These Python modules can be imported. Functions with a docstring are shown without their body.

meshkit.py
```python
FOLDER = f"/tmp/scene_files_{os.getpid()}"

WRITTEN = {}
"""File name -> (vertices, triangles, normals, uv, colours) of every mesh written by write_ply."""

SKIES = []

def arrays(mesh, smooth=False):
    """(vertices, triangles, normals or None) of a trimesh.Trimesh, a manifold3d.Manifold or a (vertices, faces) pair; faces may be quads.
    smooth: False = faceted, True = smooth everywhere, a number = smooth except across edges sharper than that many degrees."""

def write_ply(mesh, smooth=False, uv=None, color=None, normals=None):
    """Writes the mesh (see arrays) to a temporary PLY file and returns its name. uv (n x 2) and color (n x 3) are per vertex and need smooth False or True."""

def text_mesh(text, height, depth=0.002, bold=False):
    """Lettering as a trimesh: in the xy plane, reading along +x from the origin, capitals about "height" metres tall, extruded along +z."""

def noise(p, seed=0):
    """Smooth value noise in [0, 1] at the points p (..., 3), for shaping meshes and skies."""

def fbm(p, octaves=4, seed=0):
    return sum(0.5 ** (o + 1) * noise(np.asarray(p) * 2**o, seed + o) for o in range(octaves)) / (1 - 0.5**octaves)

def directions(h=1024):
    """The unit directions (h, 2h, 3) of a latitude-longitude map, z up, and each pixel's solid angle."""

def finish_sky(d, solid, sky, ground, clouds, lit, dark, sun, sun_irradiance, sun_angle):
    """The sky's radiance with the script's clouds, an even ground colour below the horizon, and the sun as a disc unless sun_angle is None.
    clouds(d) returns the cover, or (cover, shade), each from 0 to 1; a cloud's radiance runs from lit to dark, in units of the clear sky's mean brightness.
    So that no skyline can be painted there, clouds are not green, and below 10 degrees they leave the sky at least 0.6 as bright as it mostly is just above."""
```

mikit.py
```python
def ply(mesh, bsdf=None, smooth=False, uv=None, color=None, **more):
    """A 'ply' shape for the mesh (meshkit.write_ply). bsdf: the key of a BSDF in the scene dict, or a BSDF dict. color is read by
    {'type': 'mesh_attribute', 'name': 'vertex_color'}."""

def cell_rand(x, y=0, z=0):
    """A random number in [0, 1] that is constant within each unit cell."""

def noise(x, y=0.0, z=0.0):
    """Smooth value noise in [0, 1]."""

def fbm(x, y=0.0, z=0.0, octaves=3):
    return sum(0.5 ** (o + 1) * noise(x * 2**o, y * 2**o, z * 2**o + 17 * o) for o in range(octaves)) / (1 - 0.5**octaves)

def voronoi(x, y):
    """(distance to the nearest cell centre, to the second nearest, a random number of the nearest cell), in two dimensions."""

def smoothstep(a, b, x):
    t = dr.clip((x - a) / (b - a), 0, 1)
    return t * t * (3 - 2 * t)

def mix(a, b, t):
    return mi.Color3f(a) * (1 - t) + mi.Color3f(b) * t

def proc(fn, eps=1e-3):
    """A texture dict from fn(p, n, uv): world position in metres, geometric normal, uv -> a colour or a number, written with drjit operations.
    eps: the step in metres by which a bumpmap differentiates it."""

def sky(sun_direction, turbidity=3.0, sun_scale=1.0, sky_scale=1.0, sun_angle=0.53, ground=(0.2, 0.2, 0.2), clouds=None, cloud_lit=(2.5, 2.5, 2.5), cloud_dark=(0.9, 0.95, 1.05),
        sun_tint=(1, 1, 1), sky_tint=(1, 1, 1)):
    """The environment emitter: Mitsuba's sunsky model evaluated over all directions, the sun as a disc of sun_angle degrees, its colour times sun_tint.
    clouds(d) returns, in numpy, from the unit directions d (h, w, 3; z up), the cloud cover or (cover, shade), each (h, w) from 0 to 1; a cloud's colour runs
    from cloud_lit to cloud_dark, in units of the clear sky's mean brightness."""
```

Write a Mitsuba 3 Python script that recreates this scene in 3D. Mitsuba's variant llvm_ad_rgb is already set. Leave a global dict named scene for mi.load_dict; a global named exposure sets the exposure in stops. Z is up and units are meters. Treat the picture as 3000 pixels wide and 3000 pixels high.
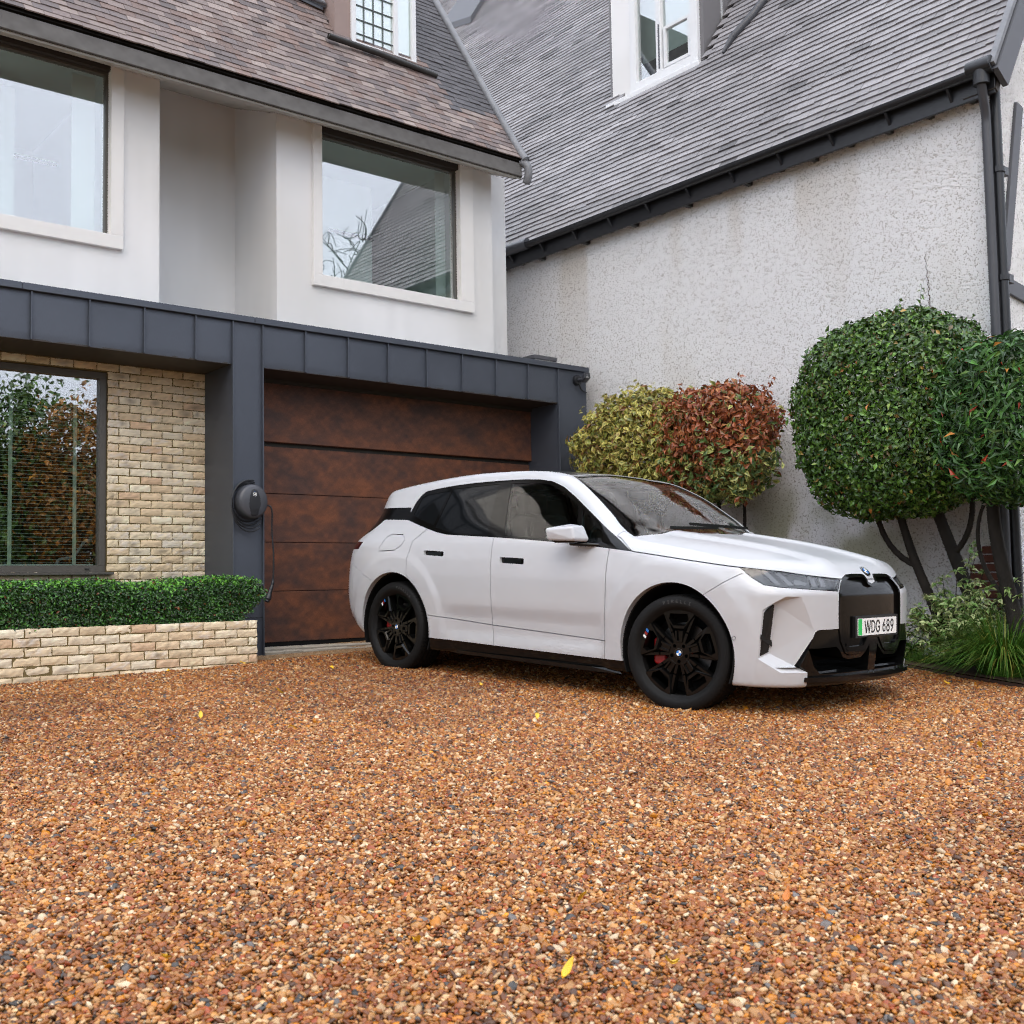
import math, random
import numpy as np, trimesh, shapely, shapely.affinity, manifold3d as m3
import drjit as dr
import mitsuba as mi
import mikit, meshkit
from mikit import ply, proc, noise, fbm, voronoi, cell_rand, smoothstep, mix
from shapely.geometry import Polygon, Point, LineString, box as sbox
T = mi.ScalarTransform4f
scene, labels = {'type': 'scene'}, {}
EYE = np.array([-4.88716538, -9.69547668, .57630213])
FWD = np.array([0.6347759, 0.7700047, 0.0644384]); UPV = np.array([-0.0274428, -0.0608757, 0.9977680])
scene['camera'] = {'type': 'thinlens', 'aperture_radius': .0034, 'focus_distance': 7.4, 'fov': 49.71812, 'fov_axis': 'x', 'near_clip': .05, 'far_clip': 400.0,
                   'to_world': T().look_at(origin=EYE.tolist(), target=(EYE + FWD).tolist(), up=UPV.tolist())}
# an overcast afternoon: veiled sun behind the camera's left shoulder
scene['sky'] = mikit.sky([-.55, -.60, .80], turbidity=4, sun_scale=.12, sun_angle=40, clouds=lambda d: (np.ones(d.shape[:2]), 1.02 - np.clip(d[..., 2], 0, 1) + .16 * (meshkit.fbm(d * [3, 3, 6], 4) - .5)),
                         cloud_lit=(3.2, 3.42, 3.86), cloud_dark=(1.85, 1.98, 2.26))
exposure = 2.78
random.seed(5); rng = np.random.default_rng(7)

# ---------------------------------------------------------------- helpers
def key_for(name, parent=None):
    k = name if parent is None else parent + '__' + name
    if k not in scene and not any(x.startswith(k + '__') for x in scene) and k not in labels: return k
    i = 1
    while f'{k}_{i:03d}' in scene or f'{k}_{i:03d}' in labels or any(x.startswith(f'{k}_{i:03d}__') for x in scene): i += 1
    return f'{k}_{i:03d}'
_cnt = {}
def add(name, shape, parent=None):
    k = name if parent is None else parent + '__' + name
    if k in _cnt:
        _cnt[k] += 1; k2 = f'{k}_{_cnt[k]:03d}'
        _cnt[k] = _cnt[k]
    else:
        _cnt[k] = 0; k2 = k
    scene[k2] = shape; return k2
_tc = {}
def thing(name, label, cat, group=None, kind=None):
    if name in _tc: _tc[name] += 1; k = f'{name}_{_tc[name]:03d}'
    else: _tc[name] = 0; k = name
    labels[k] = {'label': label, 'category': cat}
    if group: labels[k]['group'] = group
    if kind: labels[k]['kind'] = kind
    return k
def ref(b): return {'type': 'ref', 'id': b}
def rgb(*c): return {'type': 'rgb', 'value': list(map(float, c if len(c) > 1 else c * 3))}
def mat(name, color=.5, rough=.5, metal=0., spec=.5, bump=None, two=True, **kw):
    c = color if isinstance(color, dict) else rgb(*color) if isinstance(color, tuple) else rgb(color)
    b = {'type': 'principled', 'base_color': c, 'roughness': rough, 'metallic': metal, 'specular': spec, **kw}
    if bump: b = {'type': 'bumpmap', 'scale': bump[1], 'arbitrary': bump[0], 'nested': b}; 
    scene[name] = {'type': 'twosided', 'nested': b} if two else b
    return name
def bxm(x0, x1, y0, y1, z0, z1, bev=0.):
    a, b, c = x1 - x0, y1 - y0, z1 - z0
    if bev > 0:
        P = []
        for i in (0, 1):
            for j in (0, 1):
                for k in (0, 1):
                    p = np.array([i * a, j * b, k * c]); s = np.array([1 - 2 * i, 1 - 2 * j, 1 - 2 * k])
                    for ax in range(3):
                        q = p.copy().astype(float)
                        for o in range(3):
                            if o != ax: q[o] += s[o] * bev
                        P.append(q)
        m = trimesh.convex.convex_hull(np.array(P))
    else:
        m = trimesh.creation.box([a, b, c]); m.apply_translation([a / 2, b / 2, c / 2])
    m.apply_translation([x0, y0, z0]); return m
def cat(*ms):
    out = []
    for m in ms: out += list(m) if isinstance(m, (list, tuple)) else [m]
    return trimesh.util.concatenate(out)
def tube(P, r, n=10, cap=True):
    P = np.asarray(P, float); r = np.broadcast_to(r, (len(P),)).astype(float)
    t = np.gradient(P, axis=0); t /= np.maximum(np.linalg.norm(t, axis=1, keepdims=True), 1e-9)
    u = np.cross(t[0], [0, 0, 1.]) if abs(t[0][2]) < .9 else np.cross(t[0], [1., 0, 0]); u /= np.linalg.norm(u)
    V = []
    for i in range(len(P)):
        u = u - t[i] * (u @ t[i]); u /= np.linalg.norm(u); v = np.cross(t[i], u)
        a = np.arange(n) * 2 * np.pi / n
        V.append(P[i] + r[i] * (np.cos(a)[:, None] * u + np.sin(a)[:, None] * v))
    V = np.array(V); k = len(P); i = np.arange(k - 1)[:, None]; j = np.arange(n)[None]
    A = i * n + j; B = i * n + (j + 1) % n; C = (i + 1) * n + (j + 1) % n; D = (i + 1) * n + j
    F = np.vstack([np.stack([A, B, C], -1).reshape(-1, 3), np.stack([A, C, D], -1).reshape(-1, 3)])
    V = V.reshape(-1, 3)
    if cap:
        V = np.vstack([V, P[0], P[-1]]); j = np.arange(n)
        F = np.vstack([F, np.c_[np.full(n, k * n), (j + 1) % n, j], np.c_[np.full(n, k * n + 1), (k - 1) * n + j, (k - 1) * n + (j + 1) % n]])
    return trimesh.Trimesh(V, F, process=False)
def spline(P, n=40):
    from scipy.interpolate import CubicSpline
    P = np.asarray(P, float); s = np.r_[0, np.cumsum(np.linalg.norm(np.diff(P, axis=0), axis=1))]
    return CubicSpline(s, P)(np.linspace(0, s[-1], n))
G0, GX, GY = -.0532, .0189, .0490
def ground_z(x, y):
    """the drive rises gently towards the house; it levels out away from it"""
    x = np.clip(x, -9, 8); y = np.clip(y, -14, 1.0)
    return G0 + GX * x + GY * y
# ---------------------------------------------------------------- materials of the car
scene['car_paint'] = {'type': 'twosided', 'nested': {'type': 'roughplastic', 'distribution': 'ggx', 'alpha': .045, 'int_ior': 1.6, 'nonlinear': True, 'diffuse_reflectance': rgb(.76, .767, .782)}}
mat('black_gloss', .004, .06, 0., .34)
mat('grille_gloss', .003, .10, 0., .25)
mat('roof_gloss', .014, .16, 0., .5)
mat('black_satin', .009, .38, 0, .35)
mat('black_matt', .005, .8, 0., .2)
scene['privacy_glass'] = {'type': 'twosided', 'nested': {'type': 'principled', 'base_color': rgb(.006, .007, .008), 'roughness': .03, 'specular': .4}}
scene['car_glass'] = {'type': 'thindielectric', 'int_ior': 1.6, 'specular_transmittance': rgb(.42, .50, .47)}
scene['side_glass'] = {'type': 'thindielectric', 'int_ior': 1.32, 'specular_transmittance': rgb(.13, .18, .17)}
scene['lamp_glass'] = {'type': 'thindielectric', 'int_ior': 1.5, 'specular_transmittance': rgb(.75, .76, .78)}
mat('lamp_housing', (.022, .024, .028), .35, .3); mat('lamp_bar', (.11, .113, .12), .25, .2)
mat('tail_lens', (.03, .004, .004), .08, 0, .6)
mat('cabin_dark', .02, .6); mat('cabin_seat', .035, .6)
mat('mirror_glass', .6, .03, 1.)
mat('rubber', .007, .6, 0, .2); mat('rubber_print', .05, .6)
mat('wheel_black', .003, .10, 0., .30); mat('disc_metal', .06, .35, .9)
mat('caliper_red', (.25, .008, .010), .3); mat('badge_blue', (.02, .16, .52), .25); mat('chrome', .75, .12, 1.)
mat('plate_white', (.78, .78, .76), .35); mat('plate_green', (.02, .50, .10), .35); mat('plate_black', .012, .4)
# ============================ the car ============================================
# ---- car body as a smooth field -------------------------------------------------
from scipy.interpolate import PchipInterpolator, CubicSpline
_lz = PchipInterpolator([.0,.15,.30,.42,.55,.68,.82,.95,1.04,1.10,1.14,1.22,1.35,1.5,1.6,1.68,1.9],
                        [.88,.915,.945,.957,.968,.979,.982,.974,.958,.942,.926,.893,.832,.758,.702,.645,.42])
_hc = PchipInterpolator([-4.4,-3.95,-3.80,-3.55,-3.3,-2.9,-2.5,-2.1,-1.8,-1.5,-1.36,-1.2,-1.0,-.75,-.62,-.55,-.4,-.2,.1,.4,.6,.74,.84,.92,1.1],
                        [1.40,1.50,1.535,1.572,1.608,1.655,1.690,1.707,1.706,1.690,1.670,1.625,1.525,1.375,1.285,1.235,1.195,1.168,1.128,1.078,1.035,.998,.955,.905,.70])
_rb = PchipInterpolator([0,.25,.38,.5,.65,.85,.98,1.10,1.2,1.35,1.5,1.56,1.8],[-3.55,-3.75,-3.95,-4.045,-4.075,-4.06,-4.035,-3.99,-3.94,-3.86,-3.79,-3.77,-3.7])
def sst(a,b,x):
    t=np.clip((x-a)/(b-a),0,1); return t*t*(3-2*t)
def smax(a,b,k):
    h=np.clip(.5+.5*(a-b)/k,0,1); return b+(a-b)*h+k*h*(1-h)
def W_(x,z):
    w=_lz(z)
    f=np.clip((x-.15)/.75,0,None); w=w-.20*f**2.4
    r=np.clip((-3.25-x)/.85,0,None); w=w-.16*r**2
    up=sst(1.05,1.3,z)
    w=w-up*(.085*np.clip((-2.3-x)/1.5,0,None)**1.6+.012*np.clip((x+1.6)/1.0,0,None)**2)
    for cx in (0,-3.0):
        rr=np.hypot(x-cx,(z-.385)); w=w+.013*sst(.68,.585,rr)
    w=w-.016*sst(.30,.42,z)*sst(.62,.50,z)*sst(-2.45,-2.2,x)*sst(-.5,-.75,x)
    return w
def H_(x,y):
    a=np.abs(y)
    xs=x+.085*(a/.75)**2*sst(-.35,-.8,x)
    z=_hc(xs)
    hood=sst(-.75,-.45,x)
    z=z-hood*(.075*(a/.9)**3.5)-(1-hood)*(.016*(a/.65)**2-.045*sst(.35,.7,a)*sst(-1.5,-.9,x))
    rid=.40-.11*sst(-.5,.8,x)
    z=z+hood*.019*(sst(rid-.05,rid+.02,a)*sst(rid+.22,rid+.06,a))*sst(.86,.7,x)
    return z
def F_(y,z):
    a=np.abs(y)
    up=sst(.78,.93,z); x=.912-(1-up)*.335*a**3-up*.46*a**2.7
    x=x-.9*np.clip(z-.76,0,None)**2*1.4-.12*np.clip(.42-z,0,None)
    return x
def B_(y,z):
    a=np.abs(y); up=sst(1.05,1.4,z); return _rb(z)+(1-up)*.34*(a/.95)**3+up*.66*(a/.95)**2.6
def _n(fn,p,q,e=.004):
    v=fn(p,q); du=(fn(p+e,q)-fn(p-e,q))/(2*e); dv=(fn(p,q+e)-fn(p,q-e))/(2*e)
    return v,1/np.sqrt(1+du*du+dv*dv)
def field(P):
    x,y,z=P[...,0],P[...,1],P[...,2]
    w,nw=_n(W_,x,z); h,nh=_n(H_,x,y); f,nf=_n(F_,y,z); b,nb=_n(B_,y,z)
    s=(np.abs(y)-w)*nw; t=(z-h)*nh; fr=(x-f)*nf; bk=(b-x)*nb
    k=.05+.05*sst(-.7,-.2,x)
    d=smax(s,t,k); d=smax(d,fr,.07); d=smax(d,bk,.08)
    d=smax(d,.20-z,.03)
    return d
_g=np.array
def field_normal(V,e=.0015):
    n=np.empty_like(V)
    for k in range(3):
        d=np.zeros(3); d[k]=e; n[:,k]=field(V+d)-field(V-d)
    return n/np.maximum(np.linalg.norm(n,axis=1,keepdims=True),1e-12)
def body_mesh(nth=180,nx=200,nph=80):
    th=np.linspace(np.pi/2,3*np.pi/2,nth+1)          # y<=0 half: dir (y,z)=(cos,sin)
    rows_o,rows_d=[],[]
    zc=.72
    for ph in np.linspace(np.pi/2,0,nph,endpoint=False)[1:]:
        rows_o.append((0.,ph))
    for x in np.linspace(0,-3.0,nx): rows_o.append((x,None))
    for ph in np.linspace(0,-np.pi/2,nph+1)[1:-1]: rows_o.append((-3.0,ph))
    O,D=[],[]
    for x,ph in [(0.,np.pi/2)]+rows_o+[(-3.,-np.pi/2)]:
        p=0. if ph is None else ph
        O.append(np.tile([x,0,zc],(nth+1,1)))
        D.append(np.c_[np.full(nth+1,np.sin(p)),np.cos(p)*np.cos(th),np.cos(p)*np.sin(th)])
    O=np.array(O);D=np.array(D); sh=O.shape
    o=O.reshape(-1,3);d=D.reshape(-1,3)
    lo=np.full(len(o),.2);hi=np.full(len(o),1.75)
    for _ in range(19):
        m=(lo+hi)/2; inside=field(o+m[:,None]*d)<0
        lo=np.where(inside,m,lo);hi=np.where(inside,hi,m)
    V=(o+hi[:,None]*d).reshape(sh)
    nr=sh[0]
    # full ring: half + mirrored
    H=V[1:-1]; M=H[:,-2:0:-1].copy(); M[...,1]*=-1
    ring=np.concatenate([H,M],1); nr,nc=ring.shape[:2]
    ring[:,0,1]=0; ring[:,nth,1]=0
    verts=np.vstack([V[0,:1],ring.reshape(-1,3),V[-1,:1]])
    i=np.arange(nr-1)[:,None]; j=np.arange(nc)[None]
    a=1+i*nc+j; b=1+i*nc+(j+1)%nc; c=1+(i+1)*nc+(j+1)%nc; e=1+(i+1)*nc+j
    F=np.vstack([np.stack([a,b,c],-1).reshape(-1,3),np.stack([a,c,e],-1).reshape(-1,3)])
    j=np.arange(nc); last=len(verts)-1
    F=np.vstack([F,np.c_[np.zeros(nc,int),1+(j+1)%nc,1+j],np.c_[np.full(nc,last),1+(nr-1)*nc+j,1+(nr-1)*nc+(j+1)%nc]])
    t=trimesh.Trimesh(verts,F,process=False)
    if t.volume<0: F=F[:,::-1]
    return verts,F
def man(v,f): return m3.Manifold(m3.Mesh(np.asarray(v,np.float32),np.asarray(f,np.uint32)))
def tri(m):
    q=m.to_mesh(); return np.array(q.vert_properties[:,:3],float),np.array(q.tri_verts,int)
def cs(poly):
    g=Polygon(poly) if not hasattr(poly,'geom_type') else poly
    gs=getattr(g,'geoms',[g]); C=[]
    for q in gs:
        q=shapely.geometry.polygon.orient(q)
        C.append(np.array(q.exterior.coords)[:-1]); C+= [np.array(r.coords)[:-1] for r in q.interiors]
    return m3.CrossSection(C,m3.FillRule.EvenOdd)
def prism(poly,ax,a,b):
    e=cs(poly).extrude(b-a).translate((0,0,a))
    if ax=='z': return e
    if ax=='y': return e.transform(_g([[1,0,0,0],[0,0,-1,0],[0,1,0,0]],float))   # (u,v,w)->(u,-w,v)
    return e.transform(_g([[0,0,1,0],[1,0,0,0],[0,1,0,0]],float))                # (u,v,w)->(w,u,v)
def prism_dir(P3,d,a,b,grow=0.,rnd=0.):
    P3=np.asarray(P3,float); d=np.asarray(d,float); d/=np.linalg.norm(d)
    e1=np.cross([0,0,1.],d); e1/=np.linalg.norm(e1); e2=np.cross(d,e1); c=P3.mean(0)
    g=Polygon(np.c_[(P3-c)@e1,(P3-c)@e2]).buffer(0)
    if rnd: g=g.buffer(-rnd).buffer(2*rnd).buffer(-rnd)
    if grow: g=g.buffer(grow,join_style=2)
    M=np.c_[e1,e2,d,c]
    return cs(g).extrude(b-a).translate((0,0,a)).transform(M)
def both(m): return m+m.mirror((0,1,0))
def smoothpoly(p,r): return Polygon(p).buffer(-r).buffer(2*r).buffer(-r)
def hullpts(P): return m3.Manifold.hull_points(np.asarray(P,float))
def boxm(x0,x1,y0,y1,z0,z1): return m3.Manifold.cube((x1-x0,y1-y0,z1-z0)).translate((x0,y0,z0))
def car_ply(m,bsdf,lvl=0.,tol=.004,smooth=None):
    """shape dict: vertices lying on the body's surface take its exact normal"""
    v,f=tri(m) if not isinstance(m,tuple) else m
    tv=v[f]; fn=np.cross(tv[:,1]-tv[:,0],tv[:,2]-tv[:,0]); L=np.linalg.norm(fn,axis=1); ok=L>1e-10
    tv,fn,f=tv[ok],fn[ok]/L[ok,None],f[ok]
    fld=np.abs(field(v)-lvl)<tol
    gn=np.zeros_like(v); gn[fld]=field_normal(v[fld])
    N=np.repeat(fn[:,None],3,1)
    use=fld[f].all(1)
    g=gn[f]; al=(g*fn[:,None]).sum(-1).min(1)>.80
    N[use&al]=g[use&al]
    V=tv.reshape(-1,3); 
    path=meshkit.write_ply((V,np.arange(len(V)).reshape(-1,3)),False,normals=N.reshape(-1,3))
    return {'type':'ply','filename':path,'face_normals':False,'bsdf':{'type':'ref','id':bsdf}}
def outer_sheet(m,lvl,tol=.003):
    v,f=tri(m); on=(np.abs(field(v)-lvl)<tol)[f].all(1)
    f=f[on]; tv=v[f]; fn=np.cross(tv[:,1]-tv[:,0],tv[:,2]-tv[:,0]); fn/=np.maximum(np.linalg.norm(fn,axis=1,keepdims=True),1e-12)
    k=(field_normal(tv.mean(1))*fn).sum(1)>.5
    return v,f[k]
def build_car(add):
    bv,bf=body_mesh(); bn=field_normal(bv)
    def shell(lvl): return man(bv+bn*lvl,bf)
    S0=shell(0.); S3=shell(-.003); S6=shell(-.007); SP=shell(.005)
    inner=shell(-.055)^boxm(-3.55,-.30,-1.2,1.2,.50,2)
    # --- polygons (side view x,z) ---
    DLO=smoothpoly([(-3.012,1.355),(-3.01,1.299),(-2.856,1.262),(-2.671,1.219),(-2.525,1.188),(-2.391,1.169),(-2.11,1.158),(-1.806,1.147),(-1.461,1.13),(-1.151,1.112),(-.873,1.093),(-.593,1.068),(-.383,1.048),(-.65,1.202),(-.887,1.344),(-1.079,1.457),(-1.231,1.535),(-1.374,1.583),(-1.524,1.604),(-1.707,1.612),(-1.982,1.611),(-2.266,1.604),(-2.521,1.59),(-2.724,1.572),(-2.9,1.55),(-2.952,1.509),(-2.984,1.453)],.003)
    DP=Polygon([(-3.02,1.41),(-2.99,1.299),(-3.368,1.306),(-3.52,1.205),(-3.78,1.10),(-3.95,1.15),(-3.9,1.32),(-3.60,1.415),(-3.28,1.412)])
    gq=Polygon([(-2.962,1.333),(-2.93,1.50),(-2.868,1.528),(-2.552,1.559),(-2.60,1.236),(-2.80,1.284)]).buffer(-.012)
    gr=Polygon([(-2.534,1.559),(-1.983,1.584),(-1.89,1.168),(-2.15,1.178),(-2.36,1.19),(-2.578,1.232)])
    gf=Polygon([(-1.84,1.585),(-1.597,1.583),(-1.395,1.562),(-1.212,1.497),(-1.009,1.382),(-.905,1.119),(-1.7,1.153)]).buffer(-.004)
    gfq=Polygon([(-.97,1.362),(-.717,1.225),(-.66,1.110),(-.868,1.120)])
    door_f=Polygon([(-1.806,1.147),(-1.785,.958),(-1.772,.637),(-1.786,.461),(-1.77,.27),(-.621,.27),(-.612,.42),(-.598,.686),(-.591,.91),(-.585,1.05),(-.57,1.09),(-.873,1.13),(-1.806,1.18)])
    arc=[(-3+.47*np.cos(a),.385+.47*np.sin(a)) for a in np.linspace(np.radians(66),np.radians(-10),12)]
    door_r=Polygon([(-1.806,1.147),(-1.785,.958),(-1.772,.637),(-1.786,.461),(-1.77,.27),(-2.535,.27)]+arc[::-1]+[(-2.823,.969),(-2.803,1.118),(-2.685,1.206),(-2.65,1.26),(-1.806,1.2)]).buffer(0)
    flap=smoothpoly([(-3.143,1.176),(-2.975,1.17),(-2.92,1.131),(-2.945,1.076),(-3.024,1.035),(-3.247,1.025),(-3.24,1.065),(-3.189,1.152)],.02)
    hood_side=Polygon([(-.56,1.155),(-.528,1.142),(-.38,1.049),(-.114,1.02),(.152,.991),(.465,.956),(.667,.932),(.823,.897),(.87,.884),(1.05,.87),(1.05,1.4),(-.56,1.4)])
    ws=Polygon([(-.467,-.811),(-.395,-.60),(-.365,-.3),(-.355,0),(-.365,.3),(-.395,.60),(-.467,.811),(-.68,.775),(-.95,.715),(-1.26,.615),(-1.325,.3),(-1.345,0),(-1.325,-.3),(-1.26,-.615),(-.95,-.715),(-.68,-.775)])
    roofp=Polygon([(-1.272,-.60),(-1.337,-.3),(-1.357,0),(-1.337,.3),(-1.272,.60),(-2.2,.615),(-3.25,.56),(-3.3,0),(-3.25,-.56),(-2.2,-.615)])
    arches=m3.Manifold.cylinder(.55,.463,.463,96).rotate((90,0,0))
    A=m3.Manifold.batch_boolean([arches.translate((0,-.58,.385)),arches.translate((-3,-.58,.385))],m3.OpType.Add)
    A=both(A)
    side=lambda g,a=.45,b=1.3: both(prism(g,'y',a,b))   # y from -b to -a and mirrored
    GW=[(0,.854),(-.046,.866),(-.055,.901),(-.068,.917),(-.175,.919),(-.269,.916),(-.32,.896),(-.367,.859),(-.407,.799),(-.412,.69),(-.410,.569),(-.395,.487),(-.35,.41),(-.308,.396),(-.16,.399),(-.12,.42),(-.06,.50),(0,.50)]
    G=Polygon(GW+[(-a,b) for a,b in GW[-2:0:-1]]).buffer(-.006).buffer(.012).buffer(-.006)
    LW=[(-.41,.569),(-.582,.565),(-.608,.55),(-.70,.337),(-.648,.30),(-.636,.15)]
    L=Polygon([(0,.569)]+LW+[(-a,b) for a,b in LW[::-1]])
    HL=[(.461,-.907,.96),(.667,-.741,.932),(.823,-.493,.896),(.867,-.353,.881),(.885,-.411,.806),(.821,-.618,.818),(.708,-.805,.831),(.629,-.874,.846),(.555,-.893,.89)]
    hld=(.72,-.69,.1)
    hlp=both(prism_dir(HL,hld,-.22,.2)); hlg=both(prism_dir(HL,hld,-.22,.2,grow=-.004))
    # --- corner scoops of the bumper ---
    so=[(.637,-.897,.69),(.694,-.854,.737),(.742,-.797,.776),(.796,-.701,.776),(.822,-.644,.628),(.833,-.618,.567),(.788,-.698,.339),(.806,-.647,.297),(.712,-.808,.30),(.607,-.90,.384)]
    off=_g([.06,-.05,0.])
    si=[(.655,-.80,.735),(.640,-.795,.56),(.625,-.80,.415)]
    sc=hullpts(np.vstack([_g(so)+.002*off,_g(so)+off,_g(si)]))
    scoop=both(sc)
    grille=prism(G,'x',.3,1.2); lower=prism(L.difference(G.buffer(.0)),'x',.3,1.2)
    wsm=prism(ws,'z',1.0,2.0); rfm=prism(roofp,'z',1.45,2.0)
    lowcut=side(Polygon([(-2.60,.318),(-1.772,.305),(-.763,.291),(-.40,.291),(-.40,.0),(-2.60,.0)]),0,1.3)
    tl=side(Polygon([(-3.95,1.112),(-3.534,1.107),(-3.57,1.042),(-3.95,1.035)]),.3,1.3)
    rearw=prism(Polygon([(-.60,1.12),(.60,1.12),(.52,1.47),(-.52,1.47)]),'x',-4.5,-3.4)
    cut=m3.Manifold.batch_boolean([S0,A,inner,side(DLO),side(DP,.3),wsm,rfm,hlp,grille,lower,scoop,lowcut,tl,rearw],m3.OpType.Subtract)
    # --- painted panels with real gaps ---
    gap=.0034
    hoodm=both(prism(hood_side.buffer(gap),'y',-.01,1.3)); 
    fd=side(door_f.buffer(gap),.6); rd=side(door_r.buffer(gap),.6); fl=side(flap.buffer(gap),.6)
    body=m3.Manifold.batch_boolean([cut,hoodm,fd,rd,fl],m3.OpType.Subtract)
    # bumper split lines and cladding seam: narrow grooves
    bl=prism_dir([(.497,-.93,.9205),(.35,-.99,.8315),(.24,-.99,.7685),(.24,-.99,.764),(.35,-.99,.827),(.499,-.93,.916)],(0,-1,0),-.35,.3)
    rl=prism_dir([(-3.75,-.95,.951),(-3.28,-.99,.763),(-3.28,-.99,.759),(-3.75,-.95,.947)],(0,-1,0),-.4,.3)
    body=body-both(bl)-both(rl)
    add('body',car_ply(body,'car_paint'))
    sg=side(Polygon([(-2.6,.509),(-1.786,.465),(-.616,.420),(-.4,.418),(-.4,.4125),(-.616,.4145),(-1.786,.459),(-2.6,.5035)]),.80)
    hd=lambda x0,x1,za,zb: smoothpoly([(x0,za),(x1,za-.008),(x1+.008,zb),(x0+.012,zb+.008)],.014)
    hr=hd(-2.626,-2.369,1.038,.990); hf=hd(-1.692,-1.424,.994,.940)
    hcut=side(hr,.6)+side(hf,.6)
    bon=(cut^hoodm.as_original()) if False else (cut^both(prism(hood_side.buffer(-gap),'y',-.01,1.3)))
    add('bonnet',car_ply(bon,'car_paint'))
    lim=both(boxm(-4,1,-1.3,-.80,.2,1.4))
    for nm,g,h in (('front_door',door_f,hf),('rear_door',door_r,hr)):
        q=(cut^side(g.buffer(-gap),.78))-sg-hcut
        for s,k in ((-1,nm),(1,nm+'_001')):
            qq=q^boxm(-5,2,*((-2,0) if s<0 else (0,2)),0,3)
            add(k,car_ply(qq,'car_paint'))
            hb=(shell(-.022)^side(h,.6))^boxm(-5,2,*((-2,0) if s<0 else (0,2)),0,3)
            hb=hb-both(boxm(-5,2,-.90,0,0,3))
            hx=np.array(h.bounds); bar=(S3^side(Polygon([(hx[2]-.075,hx[1]),(hx[2]-.03,hx[1]),(hx[2]-.03,hx[3]),(hx[2]-.075,hx[3])]).intersection(h.buffer(-.002)),.90))^boxm(-5,2,*((-2,0) if s<0 else (0,2)),0,3)
            add(k+'__handle',car_ply(hb+bar,'black_gloss',tol=.0))
    flp=(cut^side(flap.buffer(-gap),.78))
    add('charge_flap',car_ply(flp^boxm(-5,2,-2,0,0,3),'car_paint')); add('charge_flap_001',car_ply(flp^boxm(-5,2,0,2,0,3),'car_paint'))
    # --- glazing ---
    panes=[gq,gr,gf,gfq]
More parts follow.
